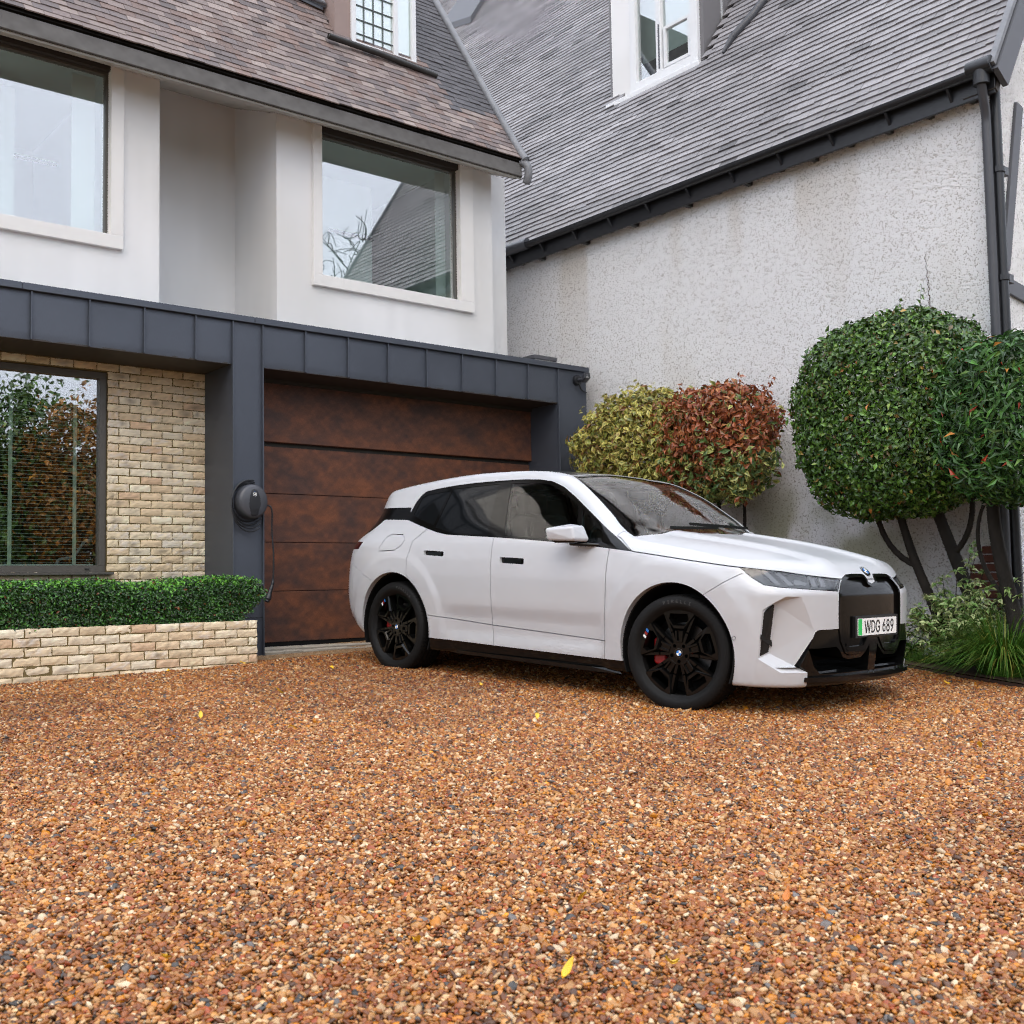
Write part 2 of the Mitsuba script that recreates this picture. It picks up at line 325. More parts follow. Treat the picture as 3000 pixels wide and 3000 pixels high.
    trim=(S3^side(DLO.buffer(-.002).difference(shapely.union_all(panes)),.5))-shell(-.03)
    trim=trim+((S3^side(DP.buffer(-.002),.3))-shell(-.03))
    add('window_trim',car_ply(trim,'black_gloss',lvl=-.003))
    for s in (0,1):
        for k,(g,m) in enumerate(((gq,'privacy_glass'),(gr,'privacy_glass'),(gf,'side_glass'),(gfq,'side_glass'))):
            pz=(S6^prism(g.buffer(.004),'y',.5,1.3)); 
            if s: pz=pz.mirror((0,1,0))
            nm=('quarter_window','rear_door_window','front_door_window','front_quarter_window')[k]+('_001' if s else '')
            add(nm,car_ply(outer_sheet(pz,-.007),m,lvl=-.007))
    frit=(S3^prism(ws.buffer(-.003).difference(ws.buffer(-.035)),'z',1.0,2.0))-shell(-.02)
    add('windscreen_frame',car_ply(frit,'black_gloss',lvl=-.003))
    add('windscreen',car_ply(outer_sheet(S6^prism(ws.buffer(-.03),'z',1.0,2.0),-.007),'car_glass',lvl=-.007))
    add('roof_panel',car_ply((S3^prism(roofp.buffer(-.003),'z',1.45,2.0))-shell(-.045),'roof_gloss',lvl=-.003))
    add('rear_window',car_ply((S3^rearw)-shell(-.03),'black_gloss',lvl=-.003))
    add('tail_lamp',car_ply((S3^tl)^boxm(-5,2,-2,0,0,3),'tail_lens',lvl=-.003)); add('tail_lamp_001',car_ply((S3^tl)^boxm(-5,2,0,2,0,3),'tail_lens',lvl=-.003))
    # --- front end ---
    gi=G.buffer(-.022); 
    add('grille_frame',car_ply((SP^prism(G.buffer(-.002).difference(gi),'x',.5,1.2))-shell(-.06),'black_gloss',lvl=.005))
    notch=Polygon([(-.05,.93),(.05,.93),(.012,.70),(-.012,.70)])
    gp=(shell(-.016)^prism(gi,'x',.5,1.2))-shell(-.06)
    add('grille',car_ply(gp,'grille_gloss',lvl=-.016))
    bars=m3.Manifold()
    for s in (-1,1):
        Pm=[(s*.05,.50),(s*.115,.425),(s*.30,.415),(s*.34,.44),(s*.335,.47),(s*.30,.447),(s*.135,.452),(s*.075,.52)]
        bars=bars+((shell(.004)^prism(Polygon(Pm).buffer(0).intersection(gi.buffer(.004)),'x',.5,1.2))-shell(-.05))
    add('grille_bar',car_ply(bars,'black_gloss',lvl=.004))
    O=[(-.655,.45),(-.60,.448),(-.425,.455),(-.395,.43),(-.36,.385),(-.31,.37),(-.155,.375),(-.10,.41),(-.05,.46),(-.045,.283),(-.545,.283),(-.60,.33)]
    op=shapely.union_all([Polygon(O).buffer(0),Polygon([(-a,b) for a,b in O]).buffer(0)])
    lowp=(S3^prism(L.difference(G).buffer(-.002),'x',.3,1.2)^boxm(.3,1.2,-1,1,.19,.6))-prism(op,'x',.68,1.2)-boxm(.2,.64,-1,1,0,1)
    add('lower_grille',car_ply(lowp,'black_gloss',lvl=-.003))
    # splitter lip that stands out below the opening
    ys=np.linspace(-.665,.665,41); fx=F_(ys,np.full_like(ys,.27))
    P2=Polygon(np.r_[np.c_[fx+.030-.05*np.clip(np.abs(ys)-.55,0,1),ys],np.c_[fx[::-1]-.14,ys[::-1]]]).buffer(0)
    lip=cs(P2).extrude(.028,0).translate((0,0,.238)); 
    fins=m3.Manifold.batch_boolean([boxm(.72,.893,y-.008,y+.008,.25,.46) for y in (-.035,.035)],m3.OpType.Add)
    add('splitter',car_ply(lip+fins,'black_gloss',tol=0))
    scw=[(.607,-.90,.384),(.637,-.897,.69),(.694,-.854,.737)]
    for s,k in ((1,'air_inlet'),(-1,'air_inlet_001')):
        # the black slot: a pocket in the outer wall of the scoop
        a=_g([.637,-.897,.69]); b=_g([.694,-.854,.737]); c=_g(si[0]); d=_g(si[1]); e=_g(si[2]); f=_g([.607,-.90,.384])
        Q=_g([a*.85+d*.15+[0,0,-.0],b*.75+c*.25-[0,0,.012],c*.8+b*.2-[0,0,.02],d*.93+a*.07,e*.9+f*.1+[0,0,.012],f*.85+e*.15+[0,0,.012]])
        nn=np.cross(c-a,e-a); nn/=np.linalg.norm(nn); 
        if nn@_g([1,0.4,0])<0: nn=-nn
        m=hullpts(np.vstack([Q+nn*.0035,Q-nn*.01])); 
        brk=hullpts(np.vstack([(a*.5+f*.5+_g([[0,0,.0],[0,0,-.03],[.0,0,-.03],[0,0,0]])+nn*.004*_g([[1],[1],[3],[3]])),(d*.5+e*.5+_g([[0,0,.01],[0,0,-.03]])+nn*.012)]))
        m=m+brk
        add(k,car_ply(m if s>0 else m.mirror((0,1,0)),'black_satin',tol=0))
    # headlights: clear cover over a dark housing with light bars
    for s in (1,-1):
        k='headlight' if s>0 else 'headlight_001'
        fl=lambda m: m if s>0 else m.mirror((0,1,0))
        P1=prism_dir(HL,hld,-.22,.2,grow=-.004)
        add(k,car_ply(outer_sheet(fl(S3^P1),-.003),'lamp_glass',lvl=-.003))
        hs=(shell(-.030)^prism_dir(HL,hld,-.22,.2,grow=-.0005)); hs=hs-(shell(-.09))
        add(k+'__housing',car_ply(fl(hs),'lamp_housing',lvl=-.030))
        rim=(S3^(prism_dir(HL,hld,-.22,.2,grow=-.0015)-prism_dir(HL,hld,-.22,.2,grow=-.007)))-shell(-.03)
        add(k+'__bezel',car_ply(fl(rim),'black_gloss',lvl=-.003))
        n=0
        for (p,q) in (((.60,-.842,.935),(.665,-.80,.85)),((.660,-.785,.925),(.72,-.735,.845)),((.785,-.60,.905),(.80,-.59,.84)),((.815,-.53,.895),(.825,-.525,.835))):
            p=_g(p);q=_g(q); t=_g([.02,.03,0.])
            bar=prism_dir([p,p+t,q+t,q],hld,-.1,.1)
            bar=(shell(-.010)^bar)-shell(-.032)
            add(k+'__light_bar'+('' if n==0 else '_%03d'%n),car_ply(fl(bar),'lamp_bar',lvl=-.010)); n+=1
        ln=(shell(-.012)^prism_dir([(.735,-.70,.87),(.75,-.69,.885),(.80,-.63,.862),(.79,-.64,.845),(.745,-.70,.85)],hld,-.1,.1))-shell(-.032)
        add(k+'__lens',car_ply(fl(ln),'lamp_bar',lvl=-.012))
    # --- sills, underside, arch liners ---
    lo=(shell(-.012)^boxm(-3.9,.78,-1.1,1.1,.0,.33))-A-side(Polygon([(-.44,.29),(.9,.29),(.9,.33),(-.44,.33)]),0,1.3)-side(Polygon([(-2.56,.30),(-4,.30),(-4,.34),(-2.56,.34)]),0,1.3)
    add('sill',car_ply(lo,'black_gloss',lvl=-.012))
    fin=(hullpts([(-2.2,-.93,.235),(-.75,-.945,.225),(-.55,-.90,.225),(-2.4,-.88,.24),(-2.2,-.93,.21),(-.75,-.945,.195),(-.5,-.90,.19),(-2.4,-.88,.215)]))
    add('side_skirt',car_ply(fin,'black_gloss',tol=0)); add('side_skirt_001',car_ply(fin.mirror((0,1,0)),'black_gloss',tol=0))
    n=0
    for cx in (0,-3.):
        for s in (-1,1):
            o=m3.Manifold.cylinder(.40,.4615,.4615,64)-m3.Manifold.cylinder(.40,.452,.452,64).translate((0,0,.03))
            o=o.rotate((90,0,0)) # along -y
            o=o.translate((cx,-.555,.385))^boxm(cx-.6,cx+.6,-.945,-.5,.215,1)
            if s>0: o=o.mirror((0,1,0))
            add('arch_liner'+('' if n==0 else '_%03d'%n),car_ply(o,'black_matt',tol=0)); n+=1
    # --- cabin ---
    def rb(x0,x1,y0,y1,z0,z1,r=.03):
        return m3.Manifold.batch_hull([m3.Manifold.sphere(r,16).translate((a,b,c)) for a in (x0+r,x1-r) for b in (y0+r,y1-r) for c in (z0+r,z1-r)])
    cab=boxm(-3.4,-.5,-.85,.85,.50,.56); 
    add('cabin_floor',car_ply(cab,'cabin_dark',tol=0))
    add('dashboard',car_ply(rb(-.95,-.42,-.80,.80,.86,1.10,.06),'cabin_dark',tol=0))
    n=0
    for y in (-.38,.38):
        st=m3.Manifold.batch_boolean([rb(-1.75,-1.2,y-.26,y+.26,.62,.80,.05),rb(-1.95,-1.72,y-.25,y+.25,.72,1.34,.06),rb(-2.0,-1.86,y-.13,y+.13,1.33,1.52,.04)],m3.OpType.Add)
        add('seat'+('' if n==0 else '_%03d'%n),car_ply(st,'cabin_seat',tol=0)); n+=1
    add('rear_bench',car_ply(rb(-2.7,-2.2,-.62,.62,.65,.82,.05)+rb(-2.95,-2.65,-.62,.62,.75,1.3,.06)+rb(-2.98,-2.8,-.45,-.2,1.28,1.45,.03)+rb(-2.98,-2.8,.2,.45,1.28,1.45,.03),'cabin_seat',tol=0))
    sw=trimesh.creation.torus(.175,.016,major_sections=40,minor_sections=12); sw.apply_transform(trimesh.transformations.rotation_matrix(np.radians(68),[0,1,0])); sw.apply_translation([-1.12,-.38,1.06])
    sp=trimesh.creation.cylinder(.06,.03); sp.apply_transform(trimesh.transformations.rotation_matrix(np.radians(68),[0,1,0])); sp.apply_translation([-1.11,-.38,1.06])
    bx=trimesh.creation.box([.02,.34,.03]); bx.apply_translation([-1.115,-.38,1.06])
    add('steering_wheel',ply(trimesh.util.concatenate([sw,sp,bx]),'black_satin',smooth=40))
    add('interior_mirror',car_ply(rb(-1.12,-1.09,-.12,.12,1.46,1.53,.014),'black_satin',tol=0))
    # --- door mirrors ---
    for s,k in ((1,'door_mirror'),(-1,'door_mirror_001')):
        fl=lambda m: m if s>0 else m.mirror((0,1,0))
        def ell(P,r): return m3.Manifold.batch_hull([m3.Manifold.sphere(r,20).translate(tuple(p)) for p in P])
        cap=ell([(-1.10,-1.01,1.165),(-1.10,-1.15,1.155),(-1.09,-1.02,1.108),(-1.09,-1.14,1.108),(-.92,-1.00,1.172),(-.90,-1.12,1.165),(-.88,-1.00,1.10),(-.885,-1.12,1.105),(-.965,-1.06,1.183)],.022)
        lowm=ell([(-1.105,-1.01,1.12),(-1.105,-1.14,1.11),(-1.06,-1.02,1.082),(-.92,-1.02,1.080),(-.90,-1.10,1.085),(-1.06,-1.12,1.082)],.014)
        arm=ell([(-.98,-1.03,1.078),(-.90,-1.03,1.076),(-.98,-.93,1.072),(-.80,-.93,1.072)],.013)
        v,f=tri(fl(cap.translate((.11,0,.035)))); add(k,ply(trimesh.Trimesh(v,f),'car_paint',smooth=35))
        v,f=tri(fl(lowm.translate((.115,0,.035))+arm.translate((.10,0,.02)))); add(k+'__base',ply(trimesh.Trimesh(v,f),'black_gloss',smooth=35))
        gl=boxm(-1.0170,-1.0140,-1.14,-1.02,1.135,1.205); add(k+'__mirror_glass',car_ply(fl(gl),'mirror_glass',tol=0))
        ind=boxm(-1.0,-.90,-1.1445,-1.1425,1.132,1.137)
    # --- wipers, badge, plate, sensor ---
    wp=m3.Manifold.batch_boolean([hullpts([(-.45,.15,1.235),(-.44,.15,1.225),(-.405,-.50,1.225),(-.395,-.50,1.21),(-.445,.15,1.245),(-.40,-.50,1.235)]),hullpts([(-.52,-.12,1.262),(-.51,-.12,1.25),(-.50,.62,1.245),(-.49,.62,1.232),(-.515,-.12,1.272),(-.495,.62,1.255)])],m3.OpType.Add)
    add('wiper',car_ply(wp,'black_satin',tol=0))
    bc=_g([.851,0,.933]); nn=field_normal(_g([[.846,0.,.936]]))[0]; nn=nn/np.linalg.norm(nn)
    badge(add,'badge',bc,nn,.041)
    # number plate
    pc=_g([.912,0,.572]); 
    def pl(x0,x1,y0,y1,z0,z1): return boxm(x0,x1,y0,y1,z0,z1)
    yc=.045
    hold=hullpts([(x,y,z) for x in (.880,.913) for y in (-.285+yc,.285+yc) for z in (.503,.642)])
    add('number_plate_holder',car_ply(hold,'black_satin',tol=0))
    pm=prism(Polygon([(-.26+yc,.5155),(.26+yc,.5155),(.26+yc,.6265),(-.26+yc,.6265)]).buffer(-.008).buffer(.008),'x',.9135,.9175)
    add('number_plate',car_ply(pm,'plate_white',tol=0))
    add('number_plate__green_band',car_ply(pl(.9176,.9181,-.258+yc,-.208+yc,.5175,.6245),'plate_green',tol=0))
    tx=text_narrow('WDG 689',.079,.0007)
    b=tx.bounds; cx=(b[0]+b[1])/2; tx.apply_translation([-cx[0],-cx[1],0]); tx.apply_scale([.395/(b[1][0]-b[0][0]),1,1])
    M=np.eye(4); M[:3,:3]=_g([[0,0,1],[1,0,0],[0,1,0]]); M[:3,3]=[.9177,yc+.022,.571]; tx.apply_transform(M)
    add('number_plate__lettering',ply(tx,'plate_black'))
    for s,k in ((1,'parking_sensor'),(-1,'parking_sensor_001')):
        c=_g([.463,-.953,.507]); nn=field_normal(c[None])[0]
        r=trimesh.creation.annulus(.0115,.0135,.004); r.apply_transform(trimesh.geometry.align_vectors([0,0,1],nn)); r.apply_translation(c+nn*0.0005)
        if s<0: r.vertices[:,1]*=-1; r.invert()
        add(k,ply(r,'black_satin'))
    # --- wheels ---
    W=wheel_meshes()
    n=0
    for cx in (0.,-3.):
        for s in (-1,1):
            k='wheel'+('' if n==0 else '_%03d'%n); n+=1
            st=np.radians(10) if cx==0 else 0.
            M=trimesh.transformations.translation_matrix([cx,s*.835,.378])@trimesh.transformations.rotation_matrix(st,[0,0,1])
            if s>0: M=M@trimesh.transformations.rotation_matrix(np.pi,[0,0,1])
            M=M@trimesh.transformations.rotation_matrix(np.radians(0 if cx==0 else 22),[0,1,0])
            for nm,(mesh,b,sm) in W.items():
                m=mesh.copy(); m.apply_transform(M); add(k+'__'+nm,ply(m,b,smooth=sm))
            cal=m3.Manifold.batch_hull([m3.Manifold.sphere(.02,12).translate((-.20+dx*.0,y,z)) for dx in (0,) for y in (-.03,.03) for z in (-.07,.07)]+[m3.Manifold.sphere(.02,12).translate((-.145,y,z)) for y in (-.03,.03) for z in (-.085,.085)])
            v,f=tri(cal); m=trimesh.Trimesh(v,f); m.apply_transform(trimesh.transformations.translation_matrix([cx,s*.835,.378])@trimesh.transformations.rotation_matrix(st+(np.pi if s>0 else 0),[0,0,1])); 
            add('brake_caliper'+('' if n==1 else '_%03d'%(n-1)),ply(m,'caliper_red',smooth=40))
def badge(add,key,c,n,R,bl='badge_blue'):
    T=trimesh.geometry.align_vectors([0,0,1],n)
    # keep the upright axis
    up=_g([0,0,1.])-n*n[2]; up/=np.linalg.norm(up); rt=np.cross(up,n); T=np.eye(4); T[:3,:3]=np.c_[rt,up,n]; T[:3,3]=c
    def put(m,k,b): m.apply_transform(T); add(k,ply(m,b,smooth=30))
    put(trimesh.creation.revolve(np.array([[0,-.006],[R,-.006],[R,.002],[R*.94,.0035],[0,.0035]]),sections=48),key,'black_gloss')
    put(trimesh.creation.annulus(R*.93,R*.99,.0012,transform=trimesh.transformations.translation_matrix([0,0,.0035])),key+'__ring','chrome')
    put(trimesh.creation.annulus(R*.58,R*.64,.0010,transform=trimesh.transformations.translation_matrix([0,0,.0040])),key+'__inner_ring','chrome')
    q=[]
    for k in range(4):
        a=np.linspace(k*np.pi/2,(k+1)*np.pi/2,12); g=Polygon(np.r_[[[0,0]],np.c_[np.cos(a),np.sin(a)]*R*.58])
        m=trimesh.creation.extrude_polygon(g,.0006); m.apply_translation([0,0,.0036]); q.append(m)
    put(trimesh.util.concatenate([q[1],q[3]]),key+'__quarter',bl); put(trimesh.util.concatenate([q[0],q[2]]),key+'__quarter_001','plate_white')
    L=[]
    for ch,a in (('B',130),('M',90),('W',50)):
        t=meshkit.text_mesh(ch,R*.21,.0004,bold=True); b=t.bounds.mean(0); t.apply_translation([-b[0],-b[1],0]); t.apply_translation([0,R*.785,.0037]); t.apply_transform(trimesh.transformations.rotation_matrix(np.radians(a-90),[0,0,1])); L.append(t)
    put(trimesh.util.concatenate(L),key+'__lettering','plate_white')
def text_narrow(s,h,d): 
    return meshkit.text_mesh(s,h,d,bold=True)
def wheel_meshes():
    """one wheel at the origin, axle along y, its face towards -y"""
    R=.309; out={}
    # tyre by lathe around y: profile (r, y) with y=-.1375 the outer sidewall
    pr=[(.300,-.122),(.313,-.132),(.328,-.1375),(.350,-.1365),(.368,-.130),(.379,-.121),(.3855,-.108)]
    pr=pr+[(.3885,-.085),(.3895,-.0),(.3885,.085),(.385,.108),(.368,.13),(.34,.1375),(.30,.12)]
    ang=np.linspace(0,2*np.pi,121)[:-1]
    def lathe(p,n=120,close=True):
        p=np.array(p); a=np.linspace(0,2*np.pi,n,endpoint=False)
        v=np.stack([p[:,0][None]*np.cos(a)[:,None],np.repeat(p[:,1][None],n,0),p[:,0][None]*np.sin(a)[:,None]],-1).reshape(-1,3); k=len(p)
        i=np.arange(n)[:,None]; j=np.arange(k if close else k-1)[None]
        A=i*k+j;B=i*k+(j+1)%k;C=((i+1)%n)*k+(j+1)%k;D=((i+1)%n)*k+j
        f=np.vstack([np.stack([A,B,C],-1).reshape(-1,3),np.stack([A,C,D],-1).reshape(-1,3)])
        m=trimesh.Trimesh(v,f,process=False)
        if close and m.volume<0: m.invert()
        return m
    # tread blocks: circumferential grooves + lateral cuts near the shoulder
    t=lathe(pr+[(.28,.10),(.28,-.10)],160)
    tm=man(t.vertices,t.faces)
    gro=[]
    for y in (-.06,-.02,.02,.06):
        g=lathe([(.381,y-.005),(.40,y-.006),(.40,y+.006),(.381,y+.005)],160); gro.append(man(g.vertices,g.faces))
    for k in range(72):
        for s in (-1,1):
            a=np.degrees(2*np.pi*(k+(.5 if s>0 else 0))/72)
            gro.append(m3.Manifold.cube((.02,.055,.0035),True).rotate((0,0,12*s)).translate((.388,s*.098,0)).rotate((0,a,0)))
    tm=tm-m3.Manifold.batch_boolean(gro,m3.OpType.Add)
    v,f=tri(tm); out['tyre']=(trimesh.Trimesh(v,f,process=False),'rubber',28)
    raised=[]
    for ch,a in zip('PIRELLI',np.linspace(106,74,7)):
        g=meshkit.text_mesh(ch,.020,.0012,bold=True); b=g.bounds.mean(0); g.apply_translation([-b[0],-b[1],0])
        M=np.eye(4); M[:3,:3]=_g([[1,0,0],[0,0,-1],[0,1,0]]); g.apply_transform(M); g.apply_translation([0,-.1365,.344]); g.apply_transform(trimesh.transformations.rotation_matrix(np.radians(90-a),[0,1,0])); raised.append(g)
    out['tyre__lettering']=(trimesh.util.concatenate(raised),'rubber_print',False)
    # rim barrel + flange
    rim=lathe([(.300,-.118),(.309,-.127),(.313,-.124),(.311,-.112),(.300,-.09),(.285,-.02),(.285,.11),(.275,.11),(.275,-.02),(.288,-.095),(.294,-.112)],120)
    out['rim']=(rim,'wheel_black',35)
    # face: 2D design in units of R, extruded
    def rot(g,a): return shapely.affinity.rotate(g,a,origin=(0,0))
    padb=Polygon([(-.43,.84),(-.36,.905),(-.18,.955),(0,.965),(.18,.955),(.36,.905),(.43,.84),(.135,.485),(-.135,.485)])
    hole=Polygon([(-.17,.80),(.17,.80),(.185,.74),(.115,.635),(-.115,.635),(-.185,.74)])
    spoke=Polygon([(-.125,.50),(.125,.50),(.10,.2),(-.10,.2)])
    groove=Polygon([(-.045,.47),(.045,.47),(.035,.27),(-.035,.27)])
    link=Polygon([(-.33,.40),(-.20,.56),(-.12,.52),(-.09,.44),(-.22,.24),(-.30,.28)])
    def fr(P,y0,y1,d):  # chamfered block: convex outline P at y0, inset outline at y1 (towards -y)
        g=Polygon(P); o=np.array(g.exterior.coords)[:-1]*R; q=np.array(g.buffer(-d).exterior.coords)[:-1]*R if d>0 else np.array(g.buffer(-d,join_style=2).exterior.coords)[:-1]*R
        ym=y0+(y1-y0)*.55
        return hullpts(np.vstack([np.c_[o[:,0],np.full(len(o),y0),o[:,1]],np.c_[o[:,0],np.full(len(o),ym),o[:,1]],np.c_[q[:,0],np.full(len(q),y1),q[:,1]]]))
    U=m3.OpType.Add
    pc=lambda g: np.array(g.exterior.coords)[:-1]
    hc=hullpts(np.vstack([np.c_[pc(hole)[:,0]*R,np.full(6,-.02),pc(hole)[:,1]*R],np.c_[pc(hole)[:,0]*R,np.full(6,-.085),pc(hole)[:,1]*R],np.c_[pc(hole.buffer(.05,join_style=2))[:,0]*R,np.full(6,-.115),pc(hole.buffer(.05,join_style=2))[:,1]*R]]))
    one=fr(pc(padb),-.06,-.108,.045)-hc
    sl=m3.Manifold.batch_boolean([fr(pc(spoke),-.055,-.106,.03)-fr(pc(groove),-.09,-.13,-.02)]+[fr([(sx*a,b) for a,b in q],-.05,-.096,.022) for sx in (-1,1) for q in ([(-.13,.44),(-.345,.92),(-.43,.885),(-.23,.42)],[(-.05,.22),(-.15,.20),(-.235,.43),(-.13,.455)])],U)-hc
    seg=one+sl
    v,f=tri(m3.Manifold.batch_boolean([seg.rotate((0,72*k,0)) for k in range(5)],U)); face=[trimesh.Trimesh(v,f)]
    lugs=[m3.Manifold.cylinder(.05,.0125,.0125,20).rotate((90,0,0)).translate((.056*np.cos(a),-.06,.056*np.sin(a))) for a in np.radians(90+36+72*np.arange(5))]
    hub=m3.Manifold.cylinder(.05,.088,.078,48).rotate((90,0,0)).translate((0,-.05,0))-m3.Manifold.batch_boolean(lugs,m3.OpType.Add)
    v,f=tri(hub); face.append(trimesh.Trimesh(v,f))
    out['spoke']=(trimesh.util.concatenate(face),'wheel_black',30)
    disc=trimesh.creation.cylinder(.20,.03,sections=48); disc.apply_transform(trimesh.transformations.rotation_matrix(np.pi/2,[1,0,0])); disc.apply_translation([0,.0,0]); out['brake_disc']=(disc,'disc_metal',30)
    back=trimesh.creation.cylinder(.276,.01,sections=48); back.apply_transform(trimesh.transformations.rotation_matrix(np.pi/2,[1,0,0])); back.apply_translation([0,.08,0]); out['back_plate']=(back,'black_matt',30)
    col={}
    def cadd(k,d): col[k]=d
    # cap badge
    parts=[]
    T=np.eye(4); T[:3,:3]=_g([[1,0,0],[0,0,-1],[0,1,0]])
    T[:3,3]=[0,-.1005,0]
    def P(m): m=m.copy(); m.apply_transform(T); return m
    r=.030
    out['cap']=(P(trimesh.creation.revolve(np.array([[0,-.004],[r,-.004],[r,.002],[r*.94,.0035],[0,.0035]]),sections=40)),'black_gloss',30)
    out['cap__ring']=(P(trimesh.creation.annulus(r*.92,r,.0045)),'chrome',30)
    q=[]
    for k in range(4):
        a=np.linspace(k*np.pi/2,(k+1)*np.pi/2,10); m=trimesh.creation.extrude_polygon(Polygon(np.r_[[[0,0]],np.c_[np.cos(a),np.sin(a)]*r*.62]),.0006); m.apply_translation([0,0,.0036]); q.append(m)
    out['cap__quarter']=(P(trimesh.util.concatenate([q[1],q[3]])),'badge_blue',False); out['cap__quarter_001']=(P(trimesh.util.concatenate([q[0],q[2]])),'plate_white',False)
    # small three-colour stripe mark on one pad
    mk=[]
    for c,(x0,b) in enumerate(((-.035,'plate_white'),(-.012,'caliper_red'),(.010,'badge_blue'))):
        g=Polygon([(x0,-.012),(x0+.016,-.012),(x0+.024,.012),(x0+.008,.012)]); m=trimesh.creation.extrude_polygon(g,.0006); 
        m.apply_transform(T); m.apply_translation([0,-.109+.1005,0]); m.apply_translation([0,0,.272]); m.apply_transform(trimesh.transformations.rotation_matrix(np.radians(-64),[0,1,0])); out['stripe_mark'+('' if c==0 else '_%03d'%c)]=(m,b,False)
    return out
def hullmesh(P):
    return trimesh.convex.convex_hull(np.array(P, float))
# ================================================================ materials of the place
VC = {'type': 'mesh_attribute', 'name': 'vertex_color'}
def _n3(p, s): return fbm(p.x * s, p.y * s, p.z * s, 3)
def _rust(p, n, uv):
    a = fbm(p.x * 3.1 + 4, p.y * 3, p.z * 4.3, 4); b = fbm(p.x * 17, p.y * 9, p.z * 17, 3); c = noise(p.x * 170, p.y * 90, p.z * 170)
    q = mix((.068, .038, .033), (.185, .066, .031), smoothstep(.26, .80, a * .72 + b * .32))
    return q * (.74 + .38 * c + .30 * (b - .5))
def _render_bump(p, n, uv): return noise(p.x * 190, p.y * 190, p.z * 190)
def _render_col(p, n, uv):
    a = fbm(p.x * 1.3, p.y * 1.3, p.z * .8, 2); b = noise(p.x * 9, p.y * 9, p.z * .9)
    return mix((.66, .655, .64), (.75, .75, .75), smoothstep(.25, .7, a)) * (.94 + .07 * b)
def _rough_h(p):
    x = p.y + p.x * .7; u = x * .83 + p.z * .55; w = p.z * .83 - x * .55; a = noise(u * 78 + 3.3, w * 84 + 1.7, p.x * 31 + .37); b = noise(u * 151 + 7.1, w * 157 + 2.9, p.x * 57 + .61)
    return smoothstep(.18, .86, a * .56 + b * .50)
def _rough_bump(p, n, uv): return _rough_h(p)
def _rough_col(p, n, uv):
    h = _rough_h(p); s = fbm(p.y * 2.3, p.x * 2.3, p.z * .45, 2)
    c = mix((.46, .44, .42), (.81, .81, .815), smoothstep(.02, .40, h))
    c = mix(c, mi.Color3f(c) * mi.Color3f(.70, .63, .53), smoothstep(.50, .74, s) * (.25 + .45 * smoothstep(3.9, 4.9, p.z + p.y * .0)))
    green = smoothstep(.46, .66, fbm(p.y * 1.7 + 3, p.x, p.z * 1.2 + 1, 3)) * smoothstep(2.3, .9, p.z) * smoothstep(-4.6, -3.6, p.y) * .75
    return mix(c, mi.Color3f(.25, .25, .12), green)
def _zinc(p, n, uv):
    a = fbm(p.x * 1.6, p.y * 1.6, p.z * 1.1, 3); b = noise(p.x * 260, p.y * 260, p.z * 60)
    return mix((.058, .067, .086), (.074, .085, .107), a) * (.94 + .12 * b)
def _zinc_r(p, n, uv): return .42 + .12 * fbm(p.x * 9, p.y * 9, p.z * 3, 2)
def _stone(p, n, uv): return mix((.20, .18, .145), (.34, .31, .26), fbm(p.x * 14, p.y * 14, p.z * 14, 3)) * (.85 + .3 * noise(p.x * 120, p.y * 120, p.z * 120))
def _mortar(p, n, uv): return mix((.11, .078, .028), (.19, .14, .06), fbm(p.x * 22, p.y * 22, p.z * 22, 3))
def _brick_bump(p, n, uv): return fbm(p.x * 70, p.y * 70, p.z * 90, 3)
def _soil(p, n, uv): return mix((.022, .014, .009), (.055, .034, .02), _n3(p, 22))
def _gravelbase(p, n, uv):
    r = noise(p.x * 95, p.y * 95)
    c = mix((.13, .06, .022), (.40, .25, .12), r); c = mix(c, (.42, .36, .28), dr.select(r > .86, 1., 0.)); c = mix(c, (.05, .045, .045), dr.select(r < .12, 1., 0.))
    return c * .7
def _bark(p, n, uv): return mix((.006, .005, .004), (.028, .022, .016), fbm(p.x * 35, p.y * 35, p.z * 11, 3))
def _lead(p, n, uv): return mix((.13, .135, .145), (.24, .245, .26), _n3(p, 7))
mat('rust_panel', proc(_rust), .58, .1, .4)
mat('white_render', proc(_render_col), .85, 0, .3, bump=(proc(_render_bump), .0022))
mat('white_render_trim', (.70, .69, .67), .7, 0, .3)
mat('roughcast', proc(_rough_col), .85, 0, .3, bump=(proc(_rough_bump, 3e-3), .016))
mat('zinc', proc(_zinc), proc(_zinc_r), .35, .5); mat('zinc_dark', (.028, .028, .030), .5, .2)
mat('soffit_paint', (.34, .33, .30), .7); mat('soffit_dark', (.030, .024, .020), .6)
mat('fascia_board', proc(lambda p, n, uv: mix((.075, .07, .066), (.145, .14, .135), _n3(p, 9))), .7)
mat('frame_brown', (.085, .078, .068), .42, .2); mat('frame_dark', (.022, .020, .018), .5)
mat('stone', proc(_stone), .75); mat('mortar', proc(_mortar), .9)
mat('brick', VC, .8, 0, .3)
mat('tile', VC, .72, 0, .4); mat('slate', VC, .50, 0, .5)
mat('roof_felt', (.018, .016, .015), .9); mat('lead', proc(_lead), .6, .2)
mat('white_wood', (.66, .67, .68), .5); mat('room_white', (.66, .68, .68), .8); mat('blind', (.60, .62, .60), .6); mat('room_dark', (.035, .035, .033), .8); mat('tape', (.52, .56, .48), .8)
mat('grey_timber', (.085, .088, .10), .6); mat('black_plastic', (.013, .014, .017), .38); mat('grey_plastic', (.055, .058, .068), .36, 0, .5)
mat('pipe_grey', (.050, .052, .060), .45)
mat('red_brick', (.13, .045, .03), .85); mat('soil', proc(_soil), .95); mat('gravel_base', proc(_gravelbase), .7); mat('bark', proc(_bark), .9)
